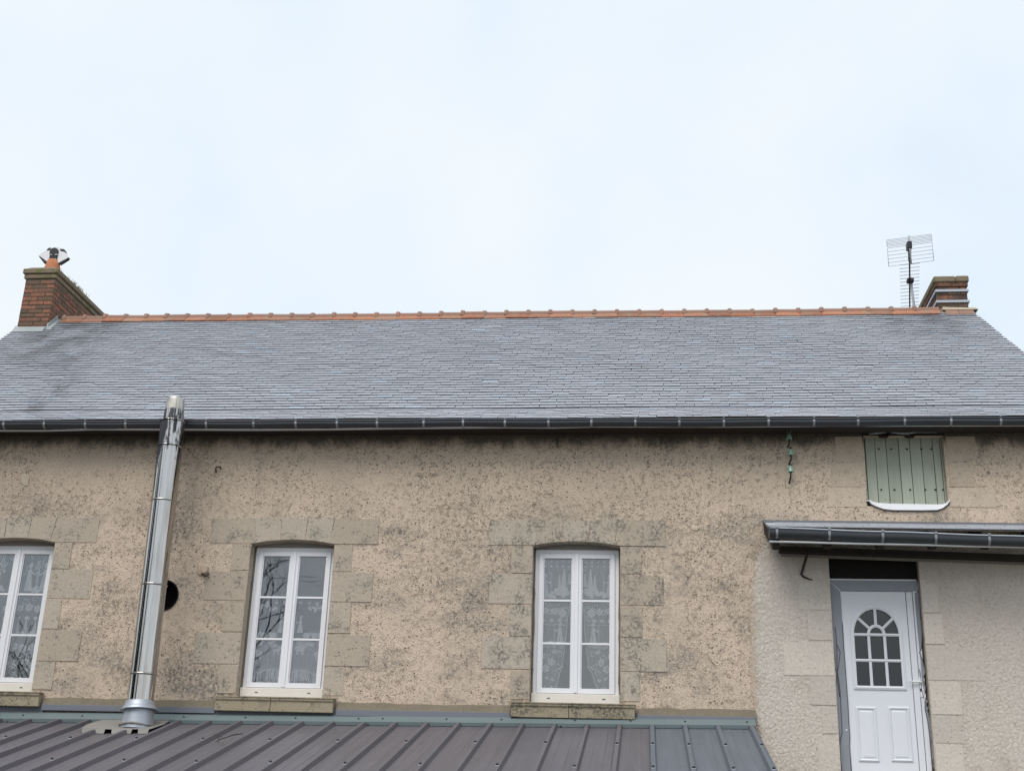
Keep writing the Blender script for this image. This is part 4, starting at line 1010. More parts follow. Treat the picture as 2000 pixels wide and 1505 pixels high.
# canopy gutter
GY2, GR2 = -.64, .068
ga, gb = P(1503, 1031, GY2-GR2), P(2000, 1048, GY2-GR2)
gz = lambda x: ga.z+(x-ga.x)*(gb.z-ga.z)/(gb.x-ga.x)
g2 = empty('canopy_gutter', (0, 0, 0)); g2.parent = cn; g2.location = Vector((2.9, GY2, ga.z))-cn.location
x2 = [ga.x+(CX1+.1-ga.x)*k/16 for k in range(17)]; w2 = [.003*math.sin(k*1.1) for k in range(17)]
hs = []
for k in range(13): t_ = math.pi+math.pi*k/12; hs.append((GY2+GR2*math.cos(t_), -.034+GR2*.98*math.sin(t_)))
hs = [(GY2-GR2, 0)]+hs+[(GY2+GR2, .02)]
mb = MB(); n = len(hs)
mb.add([(x, y, gz(x)+z+w2[i]) for i, x in enumerate(x2) for y, z in hs], [(i*n+k, (i+1)*n+k, (i+1)*n+k+1, i*n+k+1) for i in range(16) for k in range(n-1)], 0, True)
mb.add([(x, y+(.004 if y < GY2 else -.004), gz(x)+z+.004+w2[i]) for i, x in enumerate(x2) for y, z in hs], [(i*n+k+1, (i+1)*n+k+1, (i+1)*n+k, i*n+k) for i in range(16) for k in range(n-1)], 0, True)
mb.add([(x2[0], y, gz(x2[0])+z) for y, z in hs[:-1]], [tuple(range(n-2, -1, -1))])
mb.build('gutter_trough', M['gutter'], g2)
mb = MB(); mb.tube([(x, GY2-GR2-.003, gz(x)+.004+w2[i]) for i, x in enumerate(x2)], .010, 8); mb.build('gutter_bead', M['zinc'], g2)
za_ = P(1500, 1057, GY2).z; zb2 = P(2000, 1068, GY2).z
mb = MB(); mb.tube([(x, GY2+.0, za_+(x-ga.x)*(zb2-za_)/(gb.x-ga.x)+w2[i]*.6) for i, x in enumerate(x2)], .012, 8); mb.build('drip_edge', M['zinc_bead'], g2)
for px in (1518, 1620.5, 1724.5, 1828, 1932, 2040):
    X = P(px, 1045, GY2-GR2).x; mb = MB()
    pr = [(y-.006, z) for y, z in hs[:8]]; m_ = len(pr)
    mb.add([(X+d, y, gz(X)+z) for d in (-.013, .013) for y, z in pr]+[(X+d, y+.007, gz(X)+z) for d in (-.013, .013) for y, z in pr],
           [(k, m_+k, m_+k+1, k+1) for k in range(m_-1)]+[(2*m_+k, k, k+1, 2*m_+k+1) for k in range(m_-1)]+[(m_+k, 3*m_+k, 3*m_+k+1, m_+k+1) for k in range(m_-1)])
    mb.box(X-.014, X+.014, GY2-GR2-.02, GY2-GR2+.02, gz(X)+.004, gz(X)+.022)
    mb.build('gutter_strap', M['strap'], g2)
    rf = MB(); zr = zt(X); zk = P(px, 1073, -.50).z-zr
    rf.prism([(X-.035, -.57, zr-.24), (X-.035, -.02, zr-.056), (X-.035, -.02, zr-.16), (X-.035, -.47, zr+zk+.008), (X-.035, -.50, zr+zk), (X-.035, -.57, zr+zk+.03)], (.07, 0, 0)); rf.build('rafter', M['wood_dark'], cn)
zp0, zp1 = P(1600, 1079, -.12).z, P(1950, 1091, -.12).z
pl = lambda x: zp0+(x-1.95)*(zp1-zp0)/1.9
strip('wall_plate', 'wood_dark', [(-.001, 0), (-.12, 0), (-.12, .062), (-.001, .075)], [1.50, 4.6], lambda x: pl(x))
strip('plate_batten', 'soffit', [(-.001, -.034), (-.022, -.034), (-.022, -.004), (-.001, -.004)], [1.52, 4.6], lambda x: pl(x))
mb = MB(); mb.prism([(CX0+.012, -.02, zt(CX0)-.05), (CX0+.012, -.56, zt(CX0)-.23), (CX0+.012, -.56, zt(CX0)-.33), (CX0+.012, -.46, zt(CX0)-.345), (CX0+.012, -.02, zt(CX0)-.16)], (.025, 0, 0)); mb.build('cheek_board', M['wood_dark'], cn)
ib = MB(); ib.tube([P(1577, 1081, -.13), P(1574, 1090, -.11), P(1569, 1108, -.05), P(1565, 1121, -.028), P(1570, 1126, -.022), P(1582, 1131, -.012), P(1590, 1133, .005)], [.010, .017, .015, .014, .011, .009, .006], 6)
tag(ib.build('iron_bracket', M['iron'], None, loc=P(1572, 1105, -.05)), 'rusty iron hook fixed to the pale wall under the left end of the door canopy', 'bracket')

# ------------------------------------------------------------------ metal lean-to below the windows
random.seed(51)
LA = R(14.5); SLX = Vector((0, -math.cos(LA), -math.sin(LA))); SNR = Vector((0, -math.sin(LA), math.cos(LA)))
pA, pB = P(70, 1409, -.12), P(1240, 1420, -.12)
print('lean-to', pA, pB)
lz = lambda x: pA.z+(x-pA.x)*(pB.z-pA.z)/(pB.x-pA.x)      # height of the pan at Y = -.12
rxa, rxb = P(5, 1403, -.12).x, P(1467, 1421, -.12).x
RPI = (rxb-rxa)/24; LLEN = 3.25
print('rib pitch', RPI)
lean = empty('lean_to', (-3.2, -1.6, 0), 'low lean-to with a ribbed dark metal roof running along the foot of the house wall', 'lean-to')
def LP(x, t, h=0): return Vector((x, -.12, lz(x)))+SLX*t+SNR*h
def sheet(i0, i1, mat, last=False):
    prof_ = []
    for i in range(i0, i1+(1 if last else 0)):
        x = rxa+RPI*i; prof_ += [(x-.036, 0), (x-.020, .044), (x+.020, .044), (x+.036, 0)]
        if i < i1:
            for k in (1, 2): xm = x+RPI*k/3; prof_ += [(xm-.012, 0), (xm, .0035), (xm+.012, 0)]
    if not last: prof_.append((rxa+RPI*i1-.0365, 0))
    mb = MB(); n = len(prof_); ts = (0, LLEN)
    mb.add([LP(x, t, h) for t in ts for x, h in prof_], [(k, n+k, n+k+1, k+1) for k in range(n-1)])
    mb.add([LP(x, t, h-.004) for t in ts for x, h in prof_], [(k+1, n+k+1, n+k, k) for k in range(n-1)])
    return mb.build('roof_sheet', M[mat], lean)
for i in range(-6, 21, 3): sheet(i, i+3, 'sheet')
tag(sheet(21, 24, 'sheet_blue', True), 'cleaner blue-grey sheet at the right edge of the lean-to roof')
mb = MB(); xe = rxb+.036
mb.hexa([LP(xe+.002, 0, -.09), LP(xe+.014, 0, -.09), LP(xe+.014, 0, .012), LP(xe+.002, 0, .012)], [LP(xe+.002, LLEN, -.09), LP(xe+.014, LLEN, -.09), LP(xe+.014, LLEN, .012), LP(xe+.002, LLEN, .012)]); mb.build('verge_trim', M['sheet_blue'], lean)
scm = None
def screw(i, t):
    global scm
    if scm is None:
        mb = MB(); mb.lathe((0, 0, 0), [(.021, 0), (.020, .004), (.013, .006)], 8, 1); mb.lathe((0, 0, 0), [(.0145, .005), (.015, .016), (.009, .022), (.0001, .024)], 8, 0)
        scm = mb.mesh('screw_cap', [M['black'], M['alu']])
    x = rxa+RPI*i; q = LP(x+random.uniform(-.004, .004), t, .045)
    link('screw_cap', scm, lean, q-origin(lean), (LA, 0, 0))
row1 = [P(px, py, -.12) for px, py in ()]
def t_of(px, py):
    q = PL(px, py, LP(0, 0, .04), SNR); return (q-LP(q.x, 0, .04)).dot(SLX)
T1, T2, T3 = t_of(1005, 1448), t_of(1052, 1494), t_of(1005, 1448)*2.9
print('screw rows', T1, T2)
for i in range(-4, 25):
    if i % 2 == 0 or i >= 21: screw(i, T1+random.uniform(-.01, .01))
    if i % 2 == 1 or i >= 22: screw(i, T2+random.uniform(-.01, .01))
# flashings along the wall
segs = [(-9.4, WIN['w0']-.71), (WIN['w0']+.695, WIN['w1']-.71), (WIN['w1']+.695, WIN['w2']-.71), (WIN['w2']+.695, 1.175)]
zf = lambda x, yL, yR: P(300, yL, -.06).z+(x+5.5)*(P(1350, yR, -.06).z-P(300, yL, -.06).z)/5.95
f_t = lambda x: zf(x, 1379, 1398); f_b = lambda x: zf(x, 1389.5, 1409.5)
for a, b in segs:
    if b < -9: continue
    xs_ = [a+(b-a)*k/8 for k in range(9)]
    jz = [random.uniform(-.008, .012) for _ in xs_]
    mb = MB(); n = 4
    vs_ = [v for x, j in zip(xs_, jz) for v in ((x, -.001, f_t(x)+.085+j), (x, -.03, f_t(x)+.075+j), (x, -.062, f_t(x)+.004), (x, -.001, f_t(x)+.004))]
    mb.add(vs_, [(i*4+(k+1) % 4, i*4+k, (i+1)*4+k, (i+1)*4+(k+1) % 4) for i in range(8) for k in range(4)]+[(0, 1, 2, 3), (35, 34, 33, 32)]); mb.build('mortar_fillet', M['mortar'], lean)
    mb = MB(); mb.hexa([(a, -.045, f_b(a)), (a, -.070, f_b(a)-.004), (a, -.066, f_t(a)+.004), (a, -.03, f_t(a)+.010)], [(b, -.045, f_b(b)), (b, -.070, f_b(b)-.004), (b, -.066, f_t(b)+.004), (b, -.03, f_t(b)+.010)]); mb.build('wall_flashing', M['blue_flash'], lean, bevel=.003)
mb = MB()
for c in WIN.values():
    m_ = MB(); a, b = c-.72, c+.70; m_.hexa([(a, -.002, f_b(a)-.08), (a, -.030, f_b(a)-.08), (a, -.030, f_t(a)+.03), (a, -.002, f_t(a)+.03)], [(b, -.002, f_b(b)-.08), (b, -.030, f_b(b)-.08), (b, -.030, f_t(b)+.03), (b, -.002, f_t(b)+.03)]); m_.build('upstand_flashing', M['blue_flash'], lean)
cls = [-9.6, P(22, 1400, -.1).x, P(335, 1400, -.1).x, P(722, 1405, -.1).x, P(1096, 1412, -.1).x, rxb+.05]
for ci, (a, b) in enumerate(zip(cls, cls[1:])):
    h = .043+(.002 if ci % 2 else 0)
    mb = MB(); b2 = b+(.03 if ci < 4 else 0)
    c0, c1 = (LP(a, -.085, h+.012), LP(b2, -.085, h+.012))
    q = [LP(a, -.11, h+.05), LP(a, .045, h), LP(b2, .045, h), LP(b2, -.11, h+.05)]
    mb.hexa([v-SNR*.003 for v in q], q)
    # front lip, cut out over every rib
    i0 = math.floor((a-rxa)/RPI); i1 = math.ceil((b-rxa)/RPI)
    for i in range(i0, i1+1):
        u, v = max(a, rxa+RPI*i+.028), min(b, rxa+RPI*(i+1)-.028)
        if v-u < .02: continue
        mb.hexa([LP(u+.010, .048, .006), LP(v-.010, .048, .006), LP(v-.010, .044, .006), LP(u+.010, .044, .006)], [LP(u-.006, .046, h-.001), LP(v+.006, .046, h-.001), LP(v+.006, .042, h-.001), LP(u-.006, .042, h-.001)])
    mb.build('closure_flashing', M['green_flash'], lean)
    k = a+.15
    while k < b-.05:
        m_ = MB(); q = LP(k, -.02, h+.023); m_.lathe(q, [(.011, -.004), (.011, .003), (.007, .010), (.0001, .011)], 8); m_.build('flashing_screw', M['black'], lean); k += random.uniform(.5, .78)
# timber frame and wall that carry the sheets
mb = MB(); e0 = LP(-3, LLEN-.25, -.03); mb.box(rxa-2.0, rxb, e0.y-.05, e0.y+.05, lz(-8)-LLEN*math.sin(LA)-.14, lz(-8)-LLEN*math.sin(LA)-.005+.05); mb.build('eaves_beam', M['wood_dark'], lean)
mb = MB(); mb.box(rxa-2.0, rxb, e0.y-.09, e0.y+.09, 0, lz(-8)-LLEN*math.sin(LA)-.141); mb.build('front_wall', M['render'], lean)
mb = MB(); mb.prism([(rxb-.1, -.03, 0), (rxb-.1, e0.y+.09, 0), (rxb-.1, e0.y+.09, e0.z-.09), (rxb-.1, -.03, lz(rxb)-.05)], (.1, 0, 0)); mb.build('end_wall', M['render'], lean)
# twig
tw = MB(); tp = lambda px, py, h=.012: PL(px, py, LP(0, 0, h), SNR)
tw.tube([tp(475, 1432, .03), tp(462, 1433, .02), tp(452, 1435), tp(445, 1438), tp(437, 1441), tp(428, 1443)], [.004, .006, .006, .005, .005, .003], 5)
for a, b in (((424, 1430), (430, 1444)), ((418, 1431), (426, 1442)), ((433, 1441), (421, 1447)), ((436, 1440), (430, 1436)), ((428, 1443), (424, 1449))): tw.tube([tp(*a, .035), tp((a[0]+b[0])/2+1, (a[1]+b[1])/2, .02), tp(*b)], [.002, .003, .003], 4)
q = tp(440, 1440, 0); tag(tw.build('twig', M['bark'], None, loc=q), 'small dry forked twig lying on the metal lean-to roof near the steel pipe', 'twig')

# ------------------------------------------------------------------ steel flue
random.seed(61)
PY = -.56; pb, pt = P(272, 1385, PY), P(344, 775, PY); px_ = (pb.x+pt.x)/2
print('flue x', pb.x, pt.x)
fz_ = lambda px, py: P(px, py, PY-.14).z
flue = empty('flue_pipe', (px_, PY, LP(px_, .44, 0).z), 'tall sooty stainless steel flue pipe rising from the lean-to roof past the eaves gutter', 'flue')
PXX = lambda z: pb.x+(pt.x-pb.x)*(z-pb.z)/(pt.z-pb.z)
FR_ = .143
def seg(name, z0, z1, prof=None, n=40, mat='flue'):
    mb = MB()
    if prof is None: prof = [(FR_-.006, 0), (FR_, .002), (FR_, .004), (FR_, .012), (FR_, z1-z0-.026), (FR_, z1-z0-.015), (FR_, z1-z0-.012), (FR_+.0035, z1-z0-.010), (FR_+.0035, z1-z0-.001), (FR_-.006, z1-z0)]
    xm = PXX(z0); x1 = PXX(z1) if z1 else xm
    mb.lathe((0, 0, 0), prof, n)
    H = max(p[1] for p in prof) or 1
    mb.v = [(x+xm+(x1-xm)*z/H, y+PY, z+z0) for x, y, z in mb.v]
    return mb.build(name, M[mat], flue)
zs = [fz_(273, 1379), fz_(276, 1313), fz_(300, 1138), fz_(323, 973), fz_(336, 866), fz_(340, 817)]
for a, b in zip(zs, zs[1:]): seg('pipe_section', a, b)
for z in zs[1:]: seg('clamp_ring', z-.010, z+.010, [(FR_+.001, 0), (FR_+.009, .003), (FR_+.010, .010), (FR_+.009, .017), (FR_+.001, .020)])
tpz = fz_(345, 771); hh = tpz-zs[-1]
seg('terminal_cone', zs[-1]+.005, tpz, [(FR_-.004, 0), (.124, .012), (.122, .02), (.121, .03), (.105, hh-.03), (.104, hh-.02), (.100, hh-.006), (.094, hh), (.085, hh-.004), (.085, hh-.12)])
mb = MB(); mb.lathe((PXX(tpz), PY, tpz-.1), [(.084, 0), (.0001, .001)], 24); mb.build('flue_bore', M['black'], flue)
z0 = zs[0]
mb = MB(); mb.lathe((0, 0, 0), [(FR_+.004, .07), (FR_+.012, .066), (FR_+.018, .030), (.175, .006), (.206, -.028), (.204, -.034), (.172, -.010), (FR_, .0)], 36)
ca = Matrix.Rotation(R(-3.5), 3, 'Y') @ Matrix.Rotation(R(-5), 3, 'X')
mb.v = [tuple(ca @ Vector(v)+Vector((pb.x, PY, z0))) for v in mb.v]; mb.build('storm_collar', M['zinc'], flue)
tag(flue.children[-1], None)
zr = LP(pb.x, .44, .045).z
mb = MB(); hc = z0-zr
pr = [(.182, -.03), (.178, .0), (.176, .01), (.170, hc*.4), (.160, hc*.75), (.150, hc+.02)]
mb.lathe((pb.x-.0, PY, zr), pr, 36); mb.build('flue_cone', M['zinc'], flue)
mb = MB()
Xa, Xb = P(182, 1400, -.45).x, P(322, 1400, -.45).x
fl = [(Xa+.02, .12), (Xb-.02, .12), (Xb+.02, .40), (Xb-.02, .66), (Xa+.38, .70), (Xa+.03, .66), (Xa-.02, .42)]
tpv = [LP(x, t, .052+random.uniform(-.004, .004)) for x, t in fl]; n = len(tpv)
mb.add(tpv+[v-SNR*.004 for v in tpv], [tuple(range(n-1, -1, -1)), tuple(range(n, 2*n))]+[(i, (i+1) % n, n+(i+1) % n, n+i) for i in range(n)])
low_ = [(Xb-.02, .66), (Xb-.16, .675), (Xb-.20, .68), (Xa+.38, .70), (Xa+.33, .695), (Xa+.03, .66)]
for (x0, t0), (x1, t1) in zip(low_[::2], low_[1::2]):
    mb.hexa([LP(x0-.012, t0-.004, .048), LP(x1+.012, t1-.004, .048), LP(x1+.012, t1+.004, .052), LP(x0-.012, t0+.004, .052)], [LP(x0-.02, t0+.02, .006), LP(x1+.02, t1+.02, .006), LP(x1+.02, t1+.028, .006), LP(x0-.02, t0+.028, .006)])
mb.build('base_flashing', M['dirty'], flue)
mb = MB()
mb.tube([Vector((pb.x+.184*math.cos(a), PY+.184*math.sin(a), zr+.012+.02*math.sin(3*a)*.4)) for a in [2*math.pi*k/28 for k in range(29)]], [.013+random.uniform(-.005, .006) for _ in range(29)], 6, cap=False); mb.build('sealant_ring', M['dirty'], flue)

# ------------------------------------------------------------------ insulators and ironmongery on the wall
random.seed(71)
def insulator(px, py, hook, label, dark_top):
    c = P(px, py, -.10); o = empty('insulator', c, label, 'insulator', 'glass insulators on hooks under the eaves')
    mb = MB(); mb.lathe(c, [(.0001, .045), (.014, .044), (.020, .036), (.019, .024), (.026, .018), (.030, .004), (.031, -.022), (.034, -.026), (.034, -.036), (.026, -.036), (.024, -.02), (.0001, -.018)], 18); mb.build('glass_bell', M['insul'], o)
    mb = MB(); mb.tube([P(x, y, yy) for x, y, yy in hook], [.009, .009, .010, .010, .011][:len(hook)], 7); mb.build('hook', M['iron'], o)
    if dark_top: m_ = MB(); m_.lathe(c+Vector((0, 0, .046)), [(.0001, .016), (.016, .014), (.020, .004), (.014, 0), (.0001, 0)], 12); m_.build('wire_knob', M['iron'], o)
    else: m_ = MB(); m_.tube([c+Vector((-.022, 0, .05)), c+Vector((-.018, 0, .075)), c+Vector((.014, 0, .078)), c+Vector((.022, 0, .052))], .004, 5); m_.build('wire_loop', M['zinc'], o)
    m_ = MB(); e = P(hook[-1][0], hook[-1][1], 0); n = 14
    ring = [(e.x+random.uniform(.03, .05)*math.cos(2*math.pi*k/n), -.004, e.z+random.uniform(.04, .06)*math.sin(2*math.pi*k/n)) for k in range(n)]
    m_.add(ring+[(x*.6+e.x*.4, -.012, z*.6+e.z*.4) for x, y, z in ring], [(i, (i+1) % n, n+(i+1) % n, n+i) for i in range(n)]+[tuple(range(n, 2*n))]); m_.build('mortar_daub', M['patch'], o)
    return o
insulator(1541.3, 852.5, [(1541.5, 856, -.10), (1541.5, 863, -.10), (1541.5, 866, -.09), (1540, 871, -.05), (1537, 874, .01)], 'topmost of three green glass insulators, with a wire loop, just under the eaves', False)
insulator(1544.5, 883, [(1544.5, 887, -.10), (1545, 895, -.10), (1544, 899, -.08), (1542, 904, -.04), (1540, 908, .01)], 'middle of three green glass insulators on iron hooks, below the one with the wire loop', True)
insulator(1544, 916, [(1544, 920, -.10), (1544.5, 927, -.10), (1543.5, 934, -.08), (1542, 941, -.03), (1540.5, 945, .01)], 'lowest of three green glass insulators, its long hook ending in a cream mortar patch', True)
# L-shaped iron bracket, stone plugs, mortar patch
mb = MB(); mb.tube([P(422, 921, -.01), P(421.5, 917, -.045), P(422, 912, -.05), P(431, 911.5, -.045), P(431.5, 915, -.01)], .010, 6)
tag(mb.build('wall_hook', M['iron'], None, loc=P(426, 916)), 'small square iron hook on the wall right of the steel pipe below the eaves', 'hook')
def lump(pts, d, name, label, mat='tan_plug'):
    mb = MB(); q = [P(x, y, 0) for x, y in pts]; c = sum(q, Vector())/len(q); n = len(q)
    f1 = [v+Vector((0, -d*.7, 0)) for v in q]; f2 = [c+(v-c)*.78+Vector((0, -d, 0)) for v in q]
    mb.add([v+Vector((0, .01, 0)) for v in q]+f1+f2, [(k*n+i, k*n+(i+1) % n, (k+1)*n+(i+1) % n, (k+1)*n+i) for k in range(2) for i in range(n)]+[tuple(range(2*n, 3*n))])
    mb.f = [tuple(reversed(f)) for f in mb.f]
    return tag(mb.build(name, M[mat], None, loc=c), label, 'mortar patch' if d < .03 else 'stone plug')
plug = empty('stone_plug', P(396, 1112), 'pinkish broken stone plug of two lumps in the wall left of the second window', 'stone plug')
for pts, d in (([(387, 1101), (398, 1103), (398, 1110), (393, 1123), (387, 1121)], .022), ([(399, 1106), (404, 1104), (408, 1107), (408, 1116), (404, 1121), (396, 1121), (395, 1115)], .06)):
    q = [P(x, y, 0) for x, y in pts]; c = sum(q, Vector())/len(q); n = len(q); mb = MB()
    f1 = [v+Vector((0, -d*.8, 0)) for v in q]; f2 = [c+(v-c)*.75+Vector((0, -d, 0)) for v in q]
    mb.add([v+Vector((0, .01, 0)) for v in q]+f1+f2, [(k*n+i, k*n+(i+1) % n, (k+1)*n+(i+1) % n, (k+1)*n+i) for k in range(2) for i in range(n)]+[tuple(range(2*n, 3*n))])
    mb.build('lump', M['tan_plug'], plug)
mb = MB(); mb.tube([P(395, 1121, -.03), P(398, 1124, -.05), P(405, 1124, -.05), P(408, 1120, -.03)], .009, 5); mb.build('iron_stub', M['iron'], plug)
lump([(42, 928), (48, 924), (57, 926), (58, 934), (56, 940), (55, 948), (49, 949), (43, 943), (41, 936)], .012, 'mortar_patch', 'pale cream mortar patch high on the wall at the left edge', 'patch')
lump([(1348, 1030), (1358, 1027), (1367, 1030), (1362, 1036), (1352, 1035)], .010, 'mortar_patch', 'small cream mortar patch on the wall right of the third window lintel', 'patch')
lump([(1418, 916), (1424, 914), (1428, 920), (1424, 932), (1418, 938), (1415, 930)], .012, 'mortar_patch', 'ragged cream mortar patch on the wall left of the green insulators', 'patch')

# ------------------------------------------------------------------ lace curtains
CYY = .228
class Lace:
    """flat lace motifs in the curtain's own plane (x, z), laid just in front of the net"""
    def __init__(s, fy): s.mb = MB(); s.k = 0; s.fy = fy; s.clip = None
    def poly(s, pts):
        if s.clip and not all(s.clip(x, z) for x, z in pts): return
        s.k += 1; d = .0035+.00004*(s.k % 60)
        s.mb.add([(x, s.fy(x)-d, z) for x, z in pts], [tuple(range(len(pts)))])
    def disc(s, x, z, rx, rz=None, n=9): rz = rz or rx; s.poly([(x+rx*math.cos(2*math.pi*k/n), z+rz*math.sin(2*math.pi*k/n)) for k in range(n)])
    def ribbon(s, pts, w):
        for (x0, z0), (x1, z1) in zip(pts, pts[1:]):
            d = math.hypot(x1-x0, z1-z0) or 1; nx, nz = -(z1-z0)/d*w/2, (x1-x0)/d*w/2
            s.poly([(x0+nx, z0+nz), (x0-nx, z0-nz), (x1-nx, z1-nz), (x1+nx, z1+nz)])
    def flower(s, x, z, r):
        for k in range(6): a = k*math.pi/3+r*9; s.disc(x+r*.62*math.cos(a), z+r*.62*math.sin(a), r*.36, n=7)
        s.disc(x, z, r*.26, n=7)
    def scroll(s, x, z, r, sg=1, up_=1):
        s.ribbon([(x+sg*(r*(1-k/16))*math.cos(k*.55), z+up_*(r*(1-k/16))*math.sin(k*.55)) for k in range(13)], r*.17)
        for k in range(4): a = .5+k*.55; s.disc(x+sg*r*1.15*math.cos(a), z+up_*r*1.15*math.sin(a), r*.16, n=6)
    def leaf(s, x, z, ln, a, w=.3):
        c, q = math.cos(a), math.sin(a); s.poly([(x, z), (x+ln*.45*c-ln*w*q*.5, z+ln*.45*q+ln*w*c*.5), (x+ln*c, z+ln*q), (x+ln*.45*c+ln*w*q*.5, z+ln*.45*q-ln*w*c*.5)])
    def spray(s, x, z, ln, a0):
        for k in (-2, -1, 0, 1, 2): s.leaf(x, z, ln*(1-.12*abs(k)), a0+k*.42)
    def cypress(s, x, z, h):
        for k in range(6): wd = h*.16*(1-k/7); s.poly([(x-wd, z+h*k/6.5), (x+wd, z+h*k/6.5), (x+wd*.55, z+h*(k+1.1)/6.5), (x-wd*.55, z+h*(k+1.1)/6.5)])
    def bush(s, x, z, w_, h):
        for k in range(9): s.disc(x+random.uniform(-w_, w_), z+random.uniform(0, h), w_*.34, n=7)
    def person(s, x, z, h, sg):
        s.poly([(x-h*.17, z), (x+h*.17, z), (x+h*.09, z+h*.5), (x-h*.08, z+h*.5)]); s.poly([(x-h*.09, z+h*.47), (x+h*.09, z+h*.47), (x+h*.07, z+h*.75), (x-h*.07, z+h*.75)])
        s.disc(x+sg*h*.01, z+h*.84, h*.075); s.poly([(x-h*.10, z+h*.87), (x+h*.10, z+h*.88), (x+h*.02, z+h*1.02)])
        s.ribbon([(x+sg*h*.06, z+h*.66), (x+sg*h*.2, z+h*.55), (x+sg*h*.26, z+h*.66)], h*.05); s.ribbon([(x+sg*h*.26, z), (x+sg*h*.26, z+h*.98), (x+sg*h*.20, z+h*1.04)], h*.022)
    def sheep(s, x, z, r, sg):
        s.disc(x, z, r, r*.66, 11); s.disc(x+sg*r*1.05, z+r*.42, r*.36, r*.3, 8); s.leaf(x+sg*r*1.0, z+r*.6, r*.5, 1.9)
        for k in (-.6, -.35, .35, .62): s.ribbon([(x+k*r, z-r*.5), (x+k*r+sg*.05*r, z-r*1.25)], r*.16)
    def done(s, parent): return tag(s.mb.build('lace_motif', M['lace'], parent), kind='stuff')
def net(cx, x0, x1, z0, z1, fy, mat, parent, edge_in=None, name='net_panel'):
    """gathered net between x0 and x1; edge_in(z) narrows it"""
    mb = MB(); nx, nz = 48, 24; vs_ = []
    for j in range(nz+1):
        z = z0+(z1-z0)*j/nz
        a, b = (x0, x1) if edge_in is None else edge_in(z)
        for i in range(nx+1): x = a+(b-a)*i/nx; vs_.append((x, fy(x), z))
    mb.add(vs_, [(j*(nx+1)+i, j*(nx+1)+i+1, (j+1)*(nx+1)+i+1, (j+1)*(nx+1)+i) for j in range(nz) for i in range(nx)], 0, True)
    return mb.build(name, M[mat], parent)
ZB, ZT = WZ0+.10, WZ1+.02
# third window: long lace pair drawn aside
random.seed(81); c = WIN['w2']
cu = empty('lace_curtain', (c, CYY, ZB), 'white lace curtains drawn apart at the bottom in the window nearest the door', 'curtain')
fy = lambda x: CYY+.008*math.sin(x*41)+.004*math.sin(x*97+1)
def interp(tab, z):
    for (z0, v0), (z1, v1) in zip(tab, tab[1:]):
        if z1 <= z <= z0: return v0+(v1-v0)*(z-z1)/(z0-z1) if z0 != z1 else v0
    return tab[-1][1] if z < tab[-1][0] else tab[0][1]
sm = lambda tb, z: sum(interp(tb, z+d) for d in (-.09, -.06, -.03, 0, .03, .06, .09))/7
zq = lambda v: P(1120, 960+v/3.271, CYY).z
EL = [(zq(400), .035), (zq(600), .04), (zq(750), .095), (zq(900), .115), (zq(1000), .125), (zq(1100), .145), (zq(1180), .18), (zq(1270), .235), (zq(1340), .28)]
ER = [(zq(400), .035), (zq(600), .045), (zq(750), .07), (zq(900), .095), (zq(1000), .105), (zq(1100), .125), (zq(1180), .17), (zq(1270), .26), (zq(1340), .32)]
